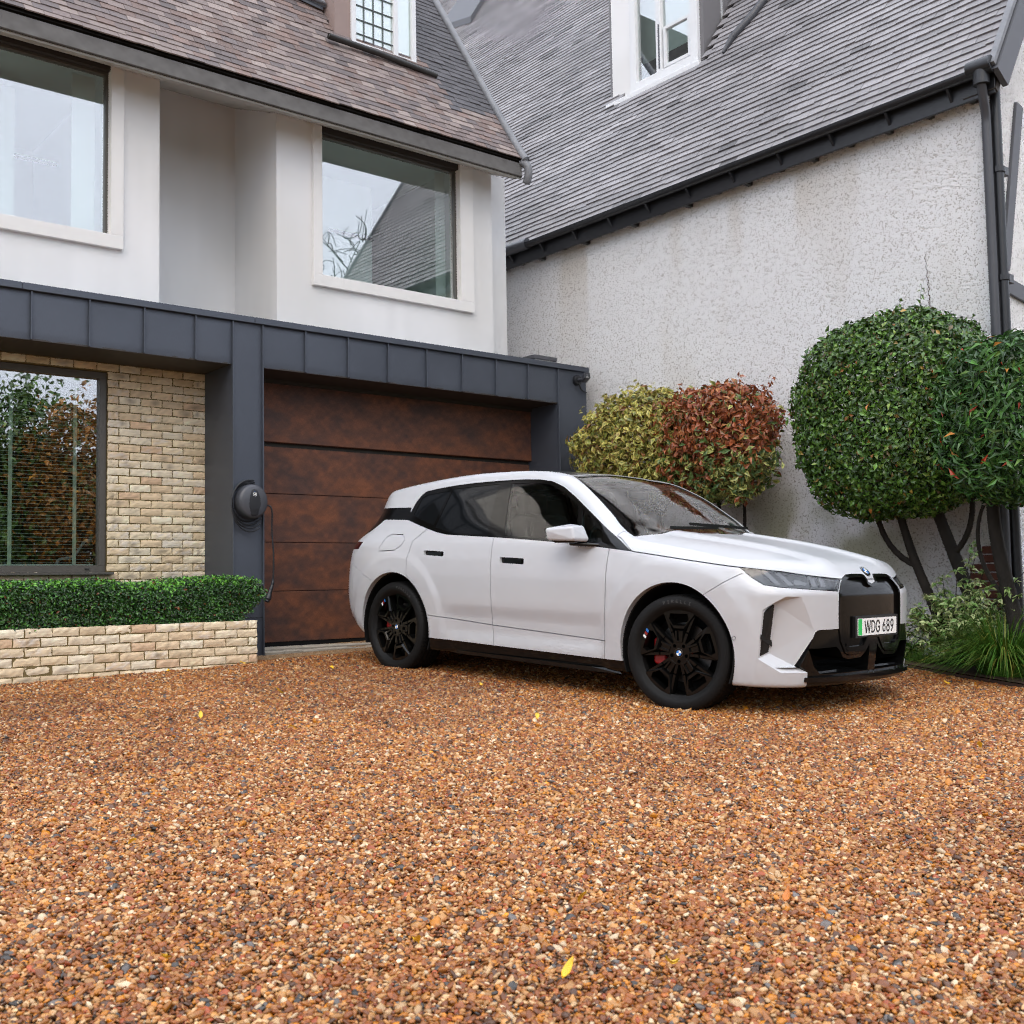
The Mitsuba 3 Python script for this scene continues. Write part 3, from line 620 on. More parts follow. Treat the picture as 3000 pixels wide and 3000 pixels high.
mat('steel_edge', (.05, .028, .02), .7)
scene['window_glass'] = {'type': 'thindielectric', 'int_ior': 2.9, 'specular_transmittance': rgb(.66, .78, .74), 'specular_reflectance': rgb(.98, .99, 1.)}
mat('leaf', VC, .38, 0, .5); mat('leaf_waxy', VC, .30, 0, .55); mat('grass', VC, .5, 0, .4)
mat('pebble', VC, .34, 0, .5)

# ================================================================ ground
def ground_sheet():
    ax = np.r_[-90, -60, -40, -25, np.linspace(-16, 12, 57), 20, 35, 60, 90]; ay = np.r_[-90, -60, -40, -25, np.linspace(-18, 3, 43), 10, 25, 50, 90]
    X, Y = np.meshgrid(ax, ay, indexing='ij'); i = np.arange(X.size).reshape(X.shape)
    return (np.c_[X.ravel(), Y.ravel(), ground_z(X, Y).ravel() - .012], np.stack([i[:-1, :-1], i[1:, :-1], i[1:, 1:], i[:-1, 1:]], -1).reshape(-1, 4))
k = thing('ground', 'orange brown gravel ground of the drive under the loose stones', 'ground', kind='structure'); scene[k] = ply(ground_sheet(), 'gravel_base')

# ---------------------------------------------------------------- bricks
def brick(x0, x1, z0, z1, y, depth, r, dark):
    """a handmade brick: its face is a small uneven grid, towards -y"""
    nx, nz = 7, 4
    u = np.linspace(0, 1, nx); v = np.linspace(0, 1, nz); U, Vv = np.meshgrid(u, v, indexing='ij')
    j = lambda s: r.normal(0, s)
    x = x0 + (x1 - x0) * U; z = z0 + (z1 - z0) * Vv
    edge = np.minimum(np.minimum(U, 1 - U) * (x1 - x0), np.minimum(Vv, 1 - Vv) * (z1 - z0))
    x = x + np.where((U == 0) | (U == 1), r.normal(0, .0016, U.shape), 0); z = z + np.where((Vv == 0) | (Vv == 1), r.normal(0, .0016, U.shape), 0)
    yy = y + np.where(edge < .002, .005, 0) + r.normal(0, .0014, U.shape) + j(.0015)
    P = np.stack([x, yy, z], -1).reshape(-1, 3); i = np.arange(nx * nz).reshape(nx, nz)
    F = np.stack([i[:-1, :-1], i[1:, :-1], i[1:, 1:], i[:-1, 1:]], -1).reshape(-1, 4)
    rim = list(i[:, 0]) + list(i[-1, 1:]) + list(i[-2::-1, -1]) + list(i[0, -2:0:-1])
    B = P[rim].copy(); B[:, 1] = y + depth; n0 = len(P); m = len(rim)
    Q = np.array([[rim[a], n0 + a, n0 + (a + 1) % m, rim[(a + 1) % m]] for a in range(m)])
    Vt = np.vstack([P, B]); Fq = np.vstack([F, Q])
    base = np.array([[.69, .57, .39], [.66, .53, .35], [.72, .61, .44], [.64, .50, .33], [.73, .64, .48]])[r.integers(0, 5)] * r.uniform(.90, 1.07)
    if r.random() < .05: base = np.array([.60, .43, .28])
    c = base * (1 + r.normal(0, .10, (len(Vt), 1)))
    if r.random() < dark:
        cx, cz, w = r.uniform(.3, .7), r.uniform(.4, .6), r.uniform(.15, .3)
        k = np.exp(-(((U - cx) / w) ** 2 + ((Vv - cz) / .42) ** 2)).reshape(-1); c[:len(P)] = c[:len(P)] * (1 - .68 * k[:, None]) + .68 * k[:, None] * np.array([.17, .14, .11])
    if r.random() < .3:
        k = r.random(len(P)) < .3; c[:len(P)][k] = c[:len(P)][k] * .5 + np.array([.33, .31, .29])
    Ft = np.vstack([Fq[:, [0, 1, 2]], Fq[:, [0, 2, 3]]])
    return ply((Vt, Ft), 'brick', color=np.clip(c, .02, .8))
H = thing('modern_house', 'modern white rendered house with dark zinc garage front, pale brick bay and tiled roof', 'house')
def hp(name, m, b, parent=H, **kw): return add(name, ply(m, b, **kw), parent)

# ---------------------------------------------------------------- zinc surround of the garage and the brick bay
XL, XR, FZ0, FZ1 = -5.6, 4.31, 2.705, 3.18
hp('fascia_core', cat(bxm(XL, XR, .012, 1.9, FZ0 + .004, FZ1 - .03)), 'zinc_dark')
seams = [-4.08, -3.594, -3.108, -2.622, -2.138, -1.653, -1.166, -.681, -.310, 0., .465, .955, 1.441, 1.935, 2.414, 2.895, 3.371, 3.841]
FAS = H + '__fascia'
def zpanel(x0, x1, z0, z1, r):
    nx, nz = 6, 6; U, V = np.meshgrid(np.linspace(0, 1, nx), np.linspace(0, 1, nz), indexing='ij')
    b = .0028 * np.sin(np.pi * U) * np.sin(np.pi * V) * r.normal(0, 1) + r.normal(0, .0004, U.shape)
    P = np.stack([x0 + (x1 - x0) * U, -b, z0 + (z1 - z0) * V], -1).reshape(-1, 3); i = np.arange(36).reshape(6, 6)
    F = np.stack([i[:-1, :-1], i[1:, :-1], i[1:, 1:], i[:-1, 1:]], -1).reshape(-1, 4)
    rim = list(i[:, 0]) + list(i[-1, 1:]) + list(i[-2::-1, -1]) + list(i[0, -2:0:-1]); B = P[rim].copy(); B[:, 1] = .01; n0 = 36; m = len(rim)
    return (np.vstack([P, B]), np.vstack([F, [[rim[a], n0 + a, n0 + (a + 1) % m, rim[(a + 1) % m]] for a in range(m)]]))
r = np.random.default_rng(3)
for a, b in zip([XL] + seams, seams + [XR]):
    post = (a == -.310) or (a == 3.841)
    add('panel', ply(zpanel(a + .003, b - .003, FZ0 if not post else -.12, FZ1 - .062, r), 'zinc', smooth=True), FAS)
for x in seams:
    post = x in (-.310, 0., 3.841)
    add('seam', ply(bxm(x - .006, x + .006, -.028, .004, FZ0 if not post else -.12, FZ1 - .060, .002), 'zinc'), FAS)
caps = [XL, -4.25, -2.22, -.09, 2.05, XR + .02]
for a, b in zip(caps, caps[1:]): add('capping', ply(bxm(a + .0015, b - .0015, -.040 + .002 * (a == -2.22), 1.9, FZ1 - .060, FZ1, .003), 'zinc'), FAS)
hp('soffit', bxm(XL, -.318, .0, .60, FZ0 - .004, FZ0 + .010), 'soffit_dark'); hp('soffit', bxm(.004, 3.836, .0, .58, FZ0 - .004, FZ0 + .010), 'soffit_dark')
# pillars: cheeks behind the front sheets
hp('pillar', cat(bxm(-.312, -.002, .011, .62, -.15, FZ0 + .003)), 'zinc'); hp('pillar', bxm(3.834, 4.312, .011, 1.9, -.15, FZ0 + .003), 'zinc')
hp('edge_trim', bxm(-.004, .010, -.012, .03, -.12, FZ0 - .006), 'zinc'); hp('joint_strip', bxm(-.300, -.006, -.0045, .01, .292, .297), 'zinc_dark')

# ---------------------------------------------------------------- garage door
DR = H + '__garage_door'
zs = [(2.060, 2.74), (1.537, 2.016), (1.039, 1.531), (.541, 1.033), (.024, .535)]
for i, (a, b) in enumerate(zs): add('panel', ply(bxm(.0, 3.834, .49 if i == 0 else .535, .60, a, b, .003), 'rust_panel'), DR)
add('backing', ply(bxm(-.02, 3.85, .553, .60, -.03, 2.75), 'soffit_dark'), DR); add('rubber_seal', ply(bxm(.0, 3.834, .54, .59, -.02, .024), 'black_matt'), DR)
hp('head_trim', bxm(.0, 3.834, .47, .55, 2.66, FZ0 - .004), 'soffit_dark')
ST = H + '__doorstep'
add('slab', ply(bxm(.012, 3.834, .16, .60, -.10, -.021, .004), 'stone'), ST)
for i in range(19): add('block', ply(bxm(.014 + i * .201, .014 + i * .201 + .196, -.03, .157, -.12, -.038 + .004 * math.sin(i * 2.3), .006), 'stone'), ST)

# ---------------------------------------------------------------- brick bay with its window
BW = H + '__brick_wall'
add('mortar', ply(cat(bxm(-5.6, -.300, .618, .80, -.2, .742), bxm(-1.268, -.300, .618, .80, .742, 2.75), bxm(-5.6, -1.268, .618, .80, 2.622, 2.75)), 'mortar'), BW)
r = np.random.default_rng(11); PB = .2094
for k in range(-2, 26):
    z0 = .826 - .075 + .075 * (k) + .005; z1 = z0 + .065
    if k == 25: z1 = min(z1, 2.70)
    lo = -1.268 if (.70 < z0 < 2.56) else -3.4
    off = -1.268 + (.1035 if k % 2 == 1 else .2094 - .003)
    xs = [lo] + [x for x in (off + PB * i for i in range(-12, 6)) if lo + .05 < x < -.33] + [-.302]
    if lo < -2: xs = xs[1:]
    for a, b in zip(xs, xs[1:]): add('brick', brick(a + (.005 if a != -1.268 else 0), b - .005, z0, z1, .608, .02, r, .22), BW)
def window(parent, x0, x1, z0, z1, yg, fw, fd, frm, sill=False):
    """frame of four mitred bars, clear pane"""
    for nm, m in (('frame', cat(bxm(x0, x1, yg - fd, yg + .05, z0, z0 + fw, .002), bxm(x0, x1, yg - fd, yg + .05, z1 - fw, z1, .002), bxm(x0, x0 + fw, yg - fd - .002, yg + .05, z0 + fw, z1 - fw, .002), bxm(x1 - fw, x1, yg - fd - .002, yg + .05, z0 + fw, z1 - fw, .002))),): add(nm, ply(m, frm), parent)
    g = trimesh.Trimesh([[x0 + fw * .9, yg, z0 + fw * .9], [x1 - fw * .9, yg, z0 + fw * .9], [x1 - fw * .9, yg, z1 - fw * .9], [x0 + fw * .9, yg, z1 - fw * .9]], [[0, 1, 2], [0, 2, 3]]); add('pane', ply(g, 'window_glass'), parent)
def room(parent, x0, x1, z0, z1, y0, y1, b='room_white'):
    t = .05; add('room', ply(cat(bxm(x0 - t, x1 + t, y1, y1 + t, z0 - t, z1 + t), bxm(x0 - t, x0, y0, y1, z0 - t, z1 + t), bxm(x1, x1 + t, y0, y1, z0 - t, z1 + t), bxm(x0, x1, y0, y1, z0 - t, z0), bxm(x0, x1, y0, y1, z1, z1 + t)), b), parent)
WL = H + '__window'
window(WL, -4.2, -1.270, .748, 2.618, .69, .062, .045, 'frame_brown')
add('sill', ply(bxm(-4.25, -1.225, .545, .70, .722, .746, .003), 'frame_brown'), WL)
room(WL, -4.3, -1.20, .6, 2.65, .76, 3.6, 'room_dark')
for i in range(52): add('slat', ply(bxm(-4.12, -1.345, .765, .789, .835 + i * .0335, .8372 + i * .0335), 'blind'), WL)
for x in (-2.085, -1.520): add('ladder_tape', ply(bxm(x - .017, x + .017, .760, .763, .81, 2.56), 'tape'), WL)
add('head_rail', ply(bxm(-4.12, -1.345, .76, .80, 2.52, 2.56), 'blind'), WL); add('bottom_rail', ply(bxm(-4.12, -1.345, .76, .79, .81, .825), 'blind'), WL)
add('chair_arm', ply(tube(spline([(-1.62, .93, .80), (-1.60, .93, .87), (-1.50, .93, .89), (-1.43, .93, .95), (-1.38, .93, 1.03), (-1.30, .93, 1.06)], 24), .014, 8), 'white_wood', smooth=True), WL)
add('latch', ply(bxm(-1.46, -1.42, .632, .645, .772, .782), 'black_plastic'), WL)

# ---------------------------------------------------------------- upper storey
def bay(x0, x1, wx0, wx1, wz0, wz1, zt=5.62):
    return cat(bxm(x0, wx0, .60, .80, 3.1, zt), bxm(wx1, x1, .60, .80, 3.1, zt), bxm(wx0, wx1, .60, .80, 3.1, wz0), bxm(wx0, wx1, .60, .80, wz1, zt))
hp('wall', bay(-5.6, -.785, -4.6, -1.20, 3.86, 5.60), 'white_render'); hp('wall', bay(.474, 3.36, .94, 2.97, 3.86, 5.60), 'white_render')
hp('wall', bxm(-1.0, .60, 1.589, 1.70, 3.1, 6.2), 'white_render'); hp('wall', bxm(.476, .70, .80, 1.60, 3.1, 6.1), 'white_render'); hp('wall', bxm(-1.0, -.787, .80, 1.60, 3.1, 6.1), 'white_render')
hp('wall', bxm(3.15, 3.82, .90, 3.0, 3.1, 5.70), 'white_render')
def surround(name, x0, x1, z0, z1, gx0, gx1, gz0, gz1):
    p = H + '__' + name
    add('surround', ply(cat(bxm(x0, x1, .553, .70, z0, gz0, .003), bxm(x0, gx0, .553, .70, gz0, z1, .003), bxm(gx1, x1, .553, .70, gz0, z1, .003), bxm(gx0, gx1, .553, .70, gz1 + .10, z1, .003)), 'white_render_trim'), p)
    add('blind_box', ply(bxm(gx0, gx1, .585, .72, gz1 - .005, gz1 + .098), 'soffit_dark'), p)
    window(p, gx0 - .004, gx1 + .004, gz0 - .004, gz1, .665, .030, .02, 'frame_brown')
    for t in (.06, .5, .94): add('drain_cap', ply(bxm(gx0 + (gx1 - gx0) * t - .012, gx0 + (gx1 - gx0) * t + .012, .640, .646, gz0 + .006, gz0 + .014), 'black_plastic'), p)
    return p
p = surround('upper_window', -4.7, -1.150, 3.795, 5.66, -4.55, -1.272, 3.925, 5.52)
room(p, -4.55, -1.22, 3.9, 5.58, .73, 3.2)
add('curtain', ply(bxm(-1.56, -1.345, .80, .81, 3.93, 5.5), 'room_white'), p); add('wall_panel', ply(bxm(-4.5, -1.95, 1.25, 1.27, 3.9, 5.40), 'room_white'), p); add('picture_rail', ply(bxm(-1.96, -1.57, 1.2, 1.22, 4.71, 4.74), 'frame_dark'), p)
p = surround('upper_window', .887, 3.045, 3.790, 5.66, .996, 2.852, 3.915, 5.50) if False else surround('upper_window_001', .887, 3.045, 3.790, 5.66, .996, 2.852, 3.915, 5.50)
room(p, .95, 2.90, 3.9, 5.56, .73, 3.2)
add('curtain', ply(bxm(2.66, 2.80, .80, .81, 3.92, 5.5), 'room_white'), p); add('wall_panel', ply(bxm(.98, 2.15, 1.4, 1.42, 3.9, 5.36), 'room_white'), p); add('picture_rail', ply(bxm(1.55, 2.15, 1.36, 1.38, 4.71, 4.74), 'frame_dark'), p)

# ---------------------------------------------------------------- tiled roof of the modern house
TS = 1.55; CS, SS = 1 / math.hypot(1, TS), TS / math.hypot(1, TS); EY, EZ, VX = .15, 5.575, 3.50
def lroof(x, s, h=0.):
    """a point on the left roof: x along the eave, s metres up the slope (slightly bellcast), h above it"""
    b = .05 * np.exp(-s / .35); return np.stack([x + 0 * s, EY + s * CS - h * SS, EZ + s * SS + h * CS + b], -1)
hp('soffit', trimesh.Trimesh([[-5.6, .20, 5.41], [VX, .20, 5.41], [VX, 1.64, 5.98], [-5.6, 1.64, 5.98], [-5.6, .20, 5.43], [VX, .20, 5.43], [VX, 1.64, 6.0], [-5.6, 1.64, 6.0]], [[0, 1, 2], [0, 2, 3], [4, 6, 5], [4, 7, 6], [0, 4, 1], [1, 4, 5]]), 'soffit_paint')
hp('eave_board', bxm(-5.6, VX - .01, .165, .20, 5.432, 5.588, .004), 'fascia_board'); hp('eave_closer', bxm(-5.6, VX - .02, .205, .23, 5.43, 5.69), 'roof_felt')
hp('eave_box_end', trimesh.Trimesh([[VX - .004, .17, 5.42], [VX - .004, .30, 5.44], [VX - .004, .95, 5.72], [VX - .004, .95, 6.75], [VX - .004, .19, 5.58]], [[0, 1, 2], [0, 2, 3], [0, 3, 4]]), 'fascia_board')
RF = H + '__roof'
R0 = lroof(np.array([-5.6, VX, VX, -5.6]), np.array([0, 0, 6., 6.]), -.02); add('deck', ply((R0, [[0, 1, 2, 3]]), 'roof_felt'), RF)
def tiles_mesh(P0, ex, es, en, x0, w, s0, L, th, lift, rr, col):
    """one tile: a thin slab, its tail lifted on the course below; P0(x, s, h) gives points"""
    t = rr.normal(0, .0045); a = rr.normal(0, .010)
    X = np.array([x0 + .0015, x0 + w - .0015, x0 + w - .0015, x0 + .0015]); S = np.array([s0 + t, s0 + t + a * .4, s0 + L, s0 + L]); hb = np.array([lift, lift, .001, .001]) + rr.normal(0, .0015)
    B = P0(X, S, hb); Tt = P0(X, S, hb + th)
    return np.vstack([B, Tt]), np.array([[4, 5, 6], [4, 6, 7], [0, 1, 5], [0, 5, 4], [1, 2, 6], [1, 6, 5], [3, 0, 4], [3, 4, 7]])
def dark_zone(x, s): return x > 2.70 + .30 * np.clip((s - 1.2) / 1.2, -1.2, 1) * -1 and x > 2.70 and s > .75
def roof_tiles(parent, P0, x0, x1, w, gauge, rows, nind, colf, bsdf, rr, th=.013, lift=.014, clip=None, name='tile'):
    Vs, Fs, Cs, n, cnt = [], [], [], 0, 0
    for j in range(rows):
        sh = (j % 2) * w / 2 + rr.normal(0, .004)
        for x in np.arange(x0 - sh, x1, w):
            a, b = max(x, x0), min(x + w, x1)
            if b - a < .02 or (clip and clip((a + b) / 2, j * gauge)): continue
            v, f = tiles_mesh(P0, 0, 0, 0, a, b - a, j * gauge, gauge * 1.6, th, lift, rr, 0); c = np.tile(colf((a + b) / 2, j * gauge, rr), (8, 1))
            if cnt < nind(j) if callable(nind) else cnt < nind: add(name, ply((v, f), bsdf, color=c), parent); cnt += 1
            else: Vs.append(v); Fs.append(f + n); Cs.append(c); n += 8
    add('tile_field', ply((np.vstack(Vs), np.vstack(Fs)), bsdf, color=np.vstack(Cs)), parent)
    labels[parent + '__tile_field'] = {'label': 'smaller tiles higher up the roof slope', 'kind': 'stuff'}
r = np.random.default_rng(21)
def lcol(x, s, rr):
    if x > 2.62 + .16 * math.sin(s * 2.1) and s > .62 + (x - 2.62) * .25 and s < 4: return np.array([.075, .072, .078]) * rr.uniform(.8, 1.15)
    c = np.array([[.195, .155, .143], [.16, .125, .118], [.24, .195, .178], [.135, .112, .11], [.18, .128, .112]])[rr.integers(0, 5)]; return c * rr.uniform(.75, 1.12)
roof_tiles(RF, lroof, -3.0, VX - .03, .165, .098, 40, 300, lcol, 'tile', r, clip=lambda x, s: (1.45 < x < 2.52 and 1.62 < s))
# lead over the verge
vs = np.linspace(-.04, 5.8, 24); v0 = lroof(np.full(24, VX - .05), vs, .045); v1 = lroof(np.full(24, VX + .05), vs, .02)
add('verge_lead', ply(cat(tube(np.c_[(v0 + v1) / 2 + [0, 0, 0]], .048, 10)), 'lead', smooth=True), RF)
add('verge_end', ply(tube(spline([(VX - .02, .17, 5.60), (VX + .03, .12, 5.56), (VX + .05, .12, 5.45), (VX + .06, .17, 5.37)], 12), .05, 10), 'lead', smooth=True), RF)
# dormer on the left roof
DM = H + '__dormer'; dy, dz0 = .98, 6.80
add('cheek', ply(cat(trimesh.Trimesh([[1.40, dy - .02, dz0 - .02], [1.40, dy - .02, 8.6], [1.40, 2.3, 8.6], [1.62, dy, dz0], [1.62, dy, 8.6]], [[0, 1, 4], [0, 4, 3], [0, 2, 1], [1, 2, 4]])), 'tile', color=np.tile([.28, .21, .19], (5, 1))), DM)
add('wall', ply(cat(bxm(1.62, 2.52, dy + .01, 2.4, dz0 + .1, 8.6)), 'white_render'), DM)
for a, b, c, d in ((1.62, 1.68, dz0, 8.5), (2.20, 2.26, dz0, 8.5), (2.46, 2.52, dz0, 8.5)): add('mullion', ply(bxm(a, b, dy - .035, dy + .02, c, d, .004), 'white_wood'), DM)
add('bottom_rail', ply(bxm(1.62, 2.52, dy - .04, dy + .02, dz0 - .03, dz0 + .06, .004), 'white_wood'), DM)
add('pane', ply(trimesh.Trimesh([[1.66, dy + .004, dz0 + .03], [2.48, dy + .004, dz0 + .03], [2.48, dy + .004, 8.4], [1.66, dy + .004, 8.4]], [[0, 1, 2], [0, 2, 3]]), 'window_glass'), DM)
for i in range(9): add('glazing_bar', ply(bxm(1.68, 2.20, dy - .012, dy, dz0 + .17 + i * .17, dz0 + .178 + i * .17), 'grey_timber'), DM)
for i in range(3): add('glazing_bar', ply(bxm(1.80 + i * .13, 1.806 + i * .13, dy - .013, dy - .001, dz0 + .06, 8.4), 'grey_timber'), DM)
add('apron', ply(cat(tube([(1.22, dy - .20, dz0 - .09), (1.9, dy - .17, dz0 - .075), (2.72, dy - .16, dz0 - .10)], .035, 8)), 'frame_dark', smooth=True), DM)
SK = H + '__rooflight'
q = lroof(np.array([.62, 1.36, 1.30, .78]), np.array([2.15, 2.0, 3.2, 3.2]), .10); q2 = q - [0, 0, .10]
add('pane', ply((np.vstack([q, q2]), [[0, 1, 2, 3], [0, 4, 5, 1], [1, 5, 6, 2], [3, 7, 4, 0]]), 'grey_plastic'), SK)
add('flashing', ply(tube([q[0] + [-.02, -.02, -.02], q[1] + [.0, -.02, -.04], q[2]], .035, 8), 'lead', smooth=True), SK)
# a short parapet pier behind the garage roof
PP = H + '__parapet_pier'; add('shaft', ply(bxm(4.20, 4.50, .80, 1.4, 3.0, 3.415), 'white_render'), PP); add('cap', ply(bxm(4.14, 4.56, .76, 1.5, 3.415, 3.462, .003), 'grey_timber'), PP)

# ================================================================ the roughcast house on the right
W = thing('roughcast_house', 'older white roughcast house with steep dark shingled roof and black gutter', 'house')
def wp(name, m, b, parent=W, **kw): return add(name, ply(m, b, **kw), parent)
WX, WY = 4.53, -5.02
def gridwall(P, U, V, nu, nv):
    u, v = np.meshgrid(np.linspace(0, 1, nu), np.linspace(0, 1, nv), indexing='ij'); p = P + u[..., None] * U + v[..., None] * V; i = np.arange(nu * nv).reshape(nu, nv)
    return (p.reshape(-1, 3), np.stack([i[:-1, :-1], i[1:, :-1], i[1:, 1:], i[:-1, 1:]], -1).reshape(-1, 4))
wp('wall', gridwall(np.array([WX, 5.5, -.4]), np.array([0, WY - 5.5, 0.]), np.array([0, 0, 5.58]), 2, 2), 'roughcast')
wp('wall', (np.array([[WX, WY, -.4], [17.4, WY, -.4], [17.4, WY, 5.2], [10.95, WY, 15.35], [WX, WY, 5.18]]), np.array([[0, 1, 2], [0, 2, 3], [0, 3, 4]])), 'roughcast')
RT = 1.6; RC, RS = 1 / math.hypot(1, RT), RT / math.hypot(1, RT); RX, RZ, RY0 = 4.36, 5.00, -5.22
def rroof(y, s, h=0.):
    return np.stack([RX + s * RC - h * RS, y + 0 * s, RZ + s * RS + h * RC], -1)
R2 = W + '__roof'
q = rroof(np.array([RY0, 16., 16., RY0]), np.array([0, 0, 12.5, 12.5]), -.02); add('deck', ply((q, [[0, 1, 2, 3]]), 'roof_felt'), R2)
q = np.array([[10.99, RY0, 15.6], [17.6, RY0, 5], [17.6, 16, 5], [10.99, 16, 15.6]]); add('far_slope', ply((q, [[0, 1, 2, 3]]), 'slate', color=np.tile([.2, .19, .19], (4, 1))), R2)
rflip = lambda y, s, h=0.: rroof(-y, s, h)
r = np.random.default_rng(31)
def rcol(y, s, rr):
    if y < -4.2: y = y + .001
    g = .115 + .17 * meshkit.fbm(np.array([y * .8, s * 5.0, 1.]), 3); k = rr.uniform(.82, 1.12)
    c = np.array([1.0, .955, .985]) * g * k
    if meshkit.noise(np.array([y * 1.4, s * 7, 5.])) > .86: c *= .45
    return c
roof_tiles(R2, rflip, -15.5, 5.20, .235, .100, 124, lambda j: 300 if j < 99 else 0, rcol, 'slate', r, th=.020, lift=.024, clip=lambda x, s: (-.62 < x + .06 < .90 and 2.40 < s < 4.75) or (x > -2.2 and s > 5.6) or (x < -3.6 and s < 1.6) or (x < -8 and s < 4), name='shingle')
labels[R2 + '__tile_field'] = {'label': 'smaller shingles higher up the roof slope', 'kind': 'stuff'}
# eave: board, gutter with brackets, rafter feet
wp('eave_board', bxm(RX + .03, RX + .06, RY0 + .05, 4.2, RZ - .22, RZ - .01, .003), 'black_plastic')
wp('soffit', bxm(RX + .04, WX, RY0 + .05, 4.2, RZ - .09, RZ - .07), 'soffit_dark')
GT = W + '__gutter'
a = np.linspace(np.pi, 2 * np.pi, 13); ring = np.c_[np.cos(a) * .062, np.sin(a) * .062]; ring = np.vstack([ring, ring[::-1] * .90]); gx, gz = RX - .045, RZ - .005
gm = cs(Polygon(ring)).extrude(4.2 - RY0 - .02); v, f = tri(gm.transform(np.array([[1, 0, 0, gx], [0, 0, 1, RY0 + .02], [0, 1, 0, gz]], float))); f = f[:, ::-1]
add('trough', ply(trimesh.Trimesh(v, f), 'black_plastic', smooth=40), GT)
for i, y in enumerate(np.arange(RY0 + .45, 1.6, .62)): add('bracket', ply(hullmesh([(RX - .05, y - .012, RZ - .07), (RX + .05, y - .012, RZ - .20), (RX + .05, y - .012, RZ - .06), (RX - .05, y + .012, RZ - .07), (RX + .05, y + .012, RZ - .20), (RX + .05, y + .012, RZ - .06)]), 'black_plastic'), GT)
for i, y in enumerate(np.arange(RY0 + .3, 2.2, .42)): wp('rafter_foot', bxm(RX + .055, WX - .002, y - .03, y + .03, RZ - .20 + .02 * math.sin(i * 3), RZ - .092, .003), 'black_plastic')
add('outlet', ply(cat(tube([(gx, RY0 + .13, gz - .02), (gx, RY0 + .13, gz - .14)], .07, 12), tube([(gx - .01, RY0 + .03, gz + .02), (gx - .01, RY0 + .24, gz + .02)], .07, 12)), 'black_plastic', smooth=40), GT)
add('joint', ply(tube([(gx, 1.05, gz - .002), (gx, 1.55, gz + .006)], .072, 12), 'grey_plastic', smooth=40), GT)
DP_ = W + '__downpipe'
add('pipe', ply(tube([(gx, RY0 + .13, gz - .08), (gx + .01, RY0 + .135, gz - .15), (gx + .10, WY - .04, gz - .30), (WX - .066, WY - .022, gz - .37), (WX - .062, WY - .02, gz - .45), (WX - .062, WY - .02, -.2)], .040, 12), 'pipe_grey', smooth=True), DP_)
add('pipe', ply(tube([(WX + .03, WY - .062, gz + .12), (WX + .03, WY - .062, 1.), (WX + .03, WY - .062, -.2)], .045, 12), 'black_plastic', smooth=True), DP_)
for z in (4.15, 3.18): add('bracket', ply(cat(tube([(WX + .03, WY - .062, z - .025), (WX + .03, WY - .062, z + .025)], .058, 12), bxm(WX + .06, WX + .15, WY - .10, WY - .02, z - .04, z + .04, .004)), 'black_plastic'), DP_)
# verge boards and timber on the gable
def beam(p0, p1, w, d, nrm):
    p0, p1, nrm = (np.asarray(q, float) for q in (p0, p1, nrm)); t = p1 - p0; t /= np.linalg.norm(t); s = np.cross(nrm, t)
    P = [p + a * s * w / 2 + b * nrm * d for p in (p0, p1) for a in (-1, 1) for b in (0, 1)]
    return trimesh.convex.convex_hull(np.array(P))
g0, g1 = rroof(RY0 - .02, np.array(-.06), -.09), rroof(RY0 - .02, np.array(12.4), -.09)
wp('verge_board', beam(g0, g1, .21, .05, (0, 1, 0)), 'grey_timber'); wp('verge_soffit', beam(g0 + [0, .06, -.10], g1 + [0, .06, -.10], .05, .30, (0, 1, 0)), 'soffit_dark')
wp('roof_edge', beam(g0 + [-.10, .02, .10], g1 + [-.10, .02, .10], .04, .06, (0, 1, 0)), 'lead')
fx = lambda x, z: (x, WY - .002, z)
wp('timber', beam(fx(4.70, 3.30), fx(5.10, 4.9), .12, .03, (0, -1, 0)), 'grey_timber'); wp('timber', beam(fx(4.64, 3.16), fx(6.4, 2.95), .14, .032, (0, -1, 0)), 'grey_timber'); wp('timber', beam(fx(5.2, 3.1), fx(5.9, 6.0), .12, .031, (0, -1, 0)), 'grey_timber')
# brick quoins at the foot of the corner
QN = W + '__quoin'
for i in range(14):
    z = -.25 + i * .078; L = .34 if (i // 3) % 2 else .22
    add('brick', ply(bxm(WX - .022, WX + .05, WY + .0, WY + L, z, z + .066, .005), 'red_brick'), QN)
# the dormer window in the right roof
D2 = W + '__dormer'; xd = 5.74
add('front', ply(bxm(xd - .02, xd + .03, .42, .82, 7.12, 9.6), 'white_render'), D2)
for y0 in (-.80, .80): m = bxm(xd, 8.6, y0, y0 + .08, 6.9, 9.6); add('cheek', ply(m, 'slate', color=np.tile([.15, .145, .15], (len(m.vertices), 1))), D2)
add('roof', ply(bxm(xd - .15, 8.8, -.95, 1.0, 9.6, 9.75), 'lead'), D2); add('room', ply(bxm(xd + .35, xd + .40, -.8, .9, 7, 9.6), 'room_white'), D2)
for y0, y1, z0, z1 in ((-.74, -.62, 7.13, 9.6), (.34, .45, 7.13, 9.6), (-.12, -.03, 7.25, 9.6), (-.74, .45, 7.12, 7.27)): add('frame', ply(bxm(xd - .06, xd + .03, y0, y1, z0, z1, .006), 'white_wood'), D2)
add('sash', ply(cat(bxm(xd - .03, xd + .02, -.60, -.56, 7.30, 7.85), bxm(xd - .03, xd + .02, -.18, -.14, 7.30, 7.85), bxm(xd - .03, xd + .02, -.56, -.18, 7.30, 7.34), bxm(xd - .03, xd + .02, -.56, -.18, 7.81, 7.85)), 'white_wood'), D2)
add('mullion_shadow_strip', ply(bxm(xd - .064, xd - .06, -.10, -.075, 7.3, 7.9), 'grey_timber'), D2)
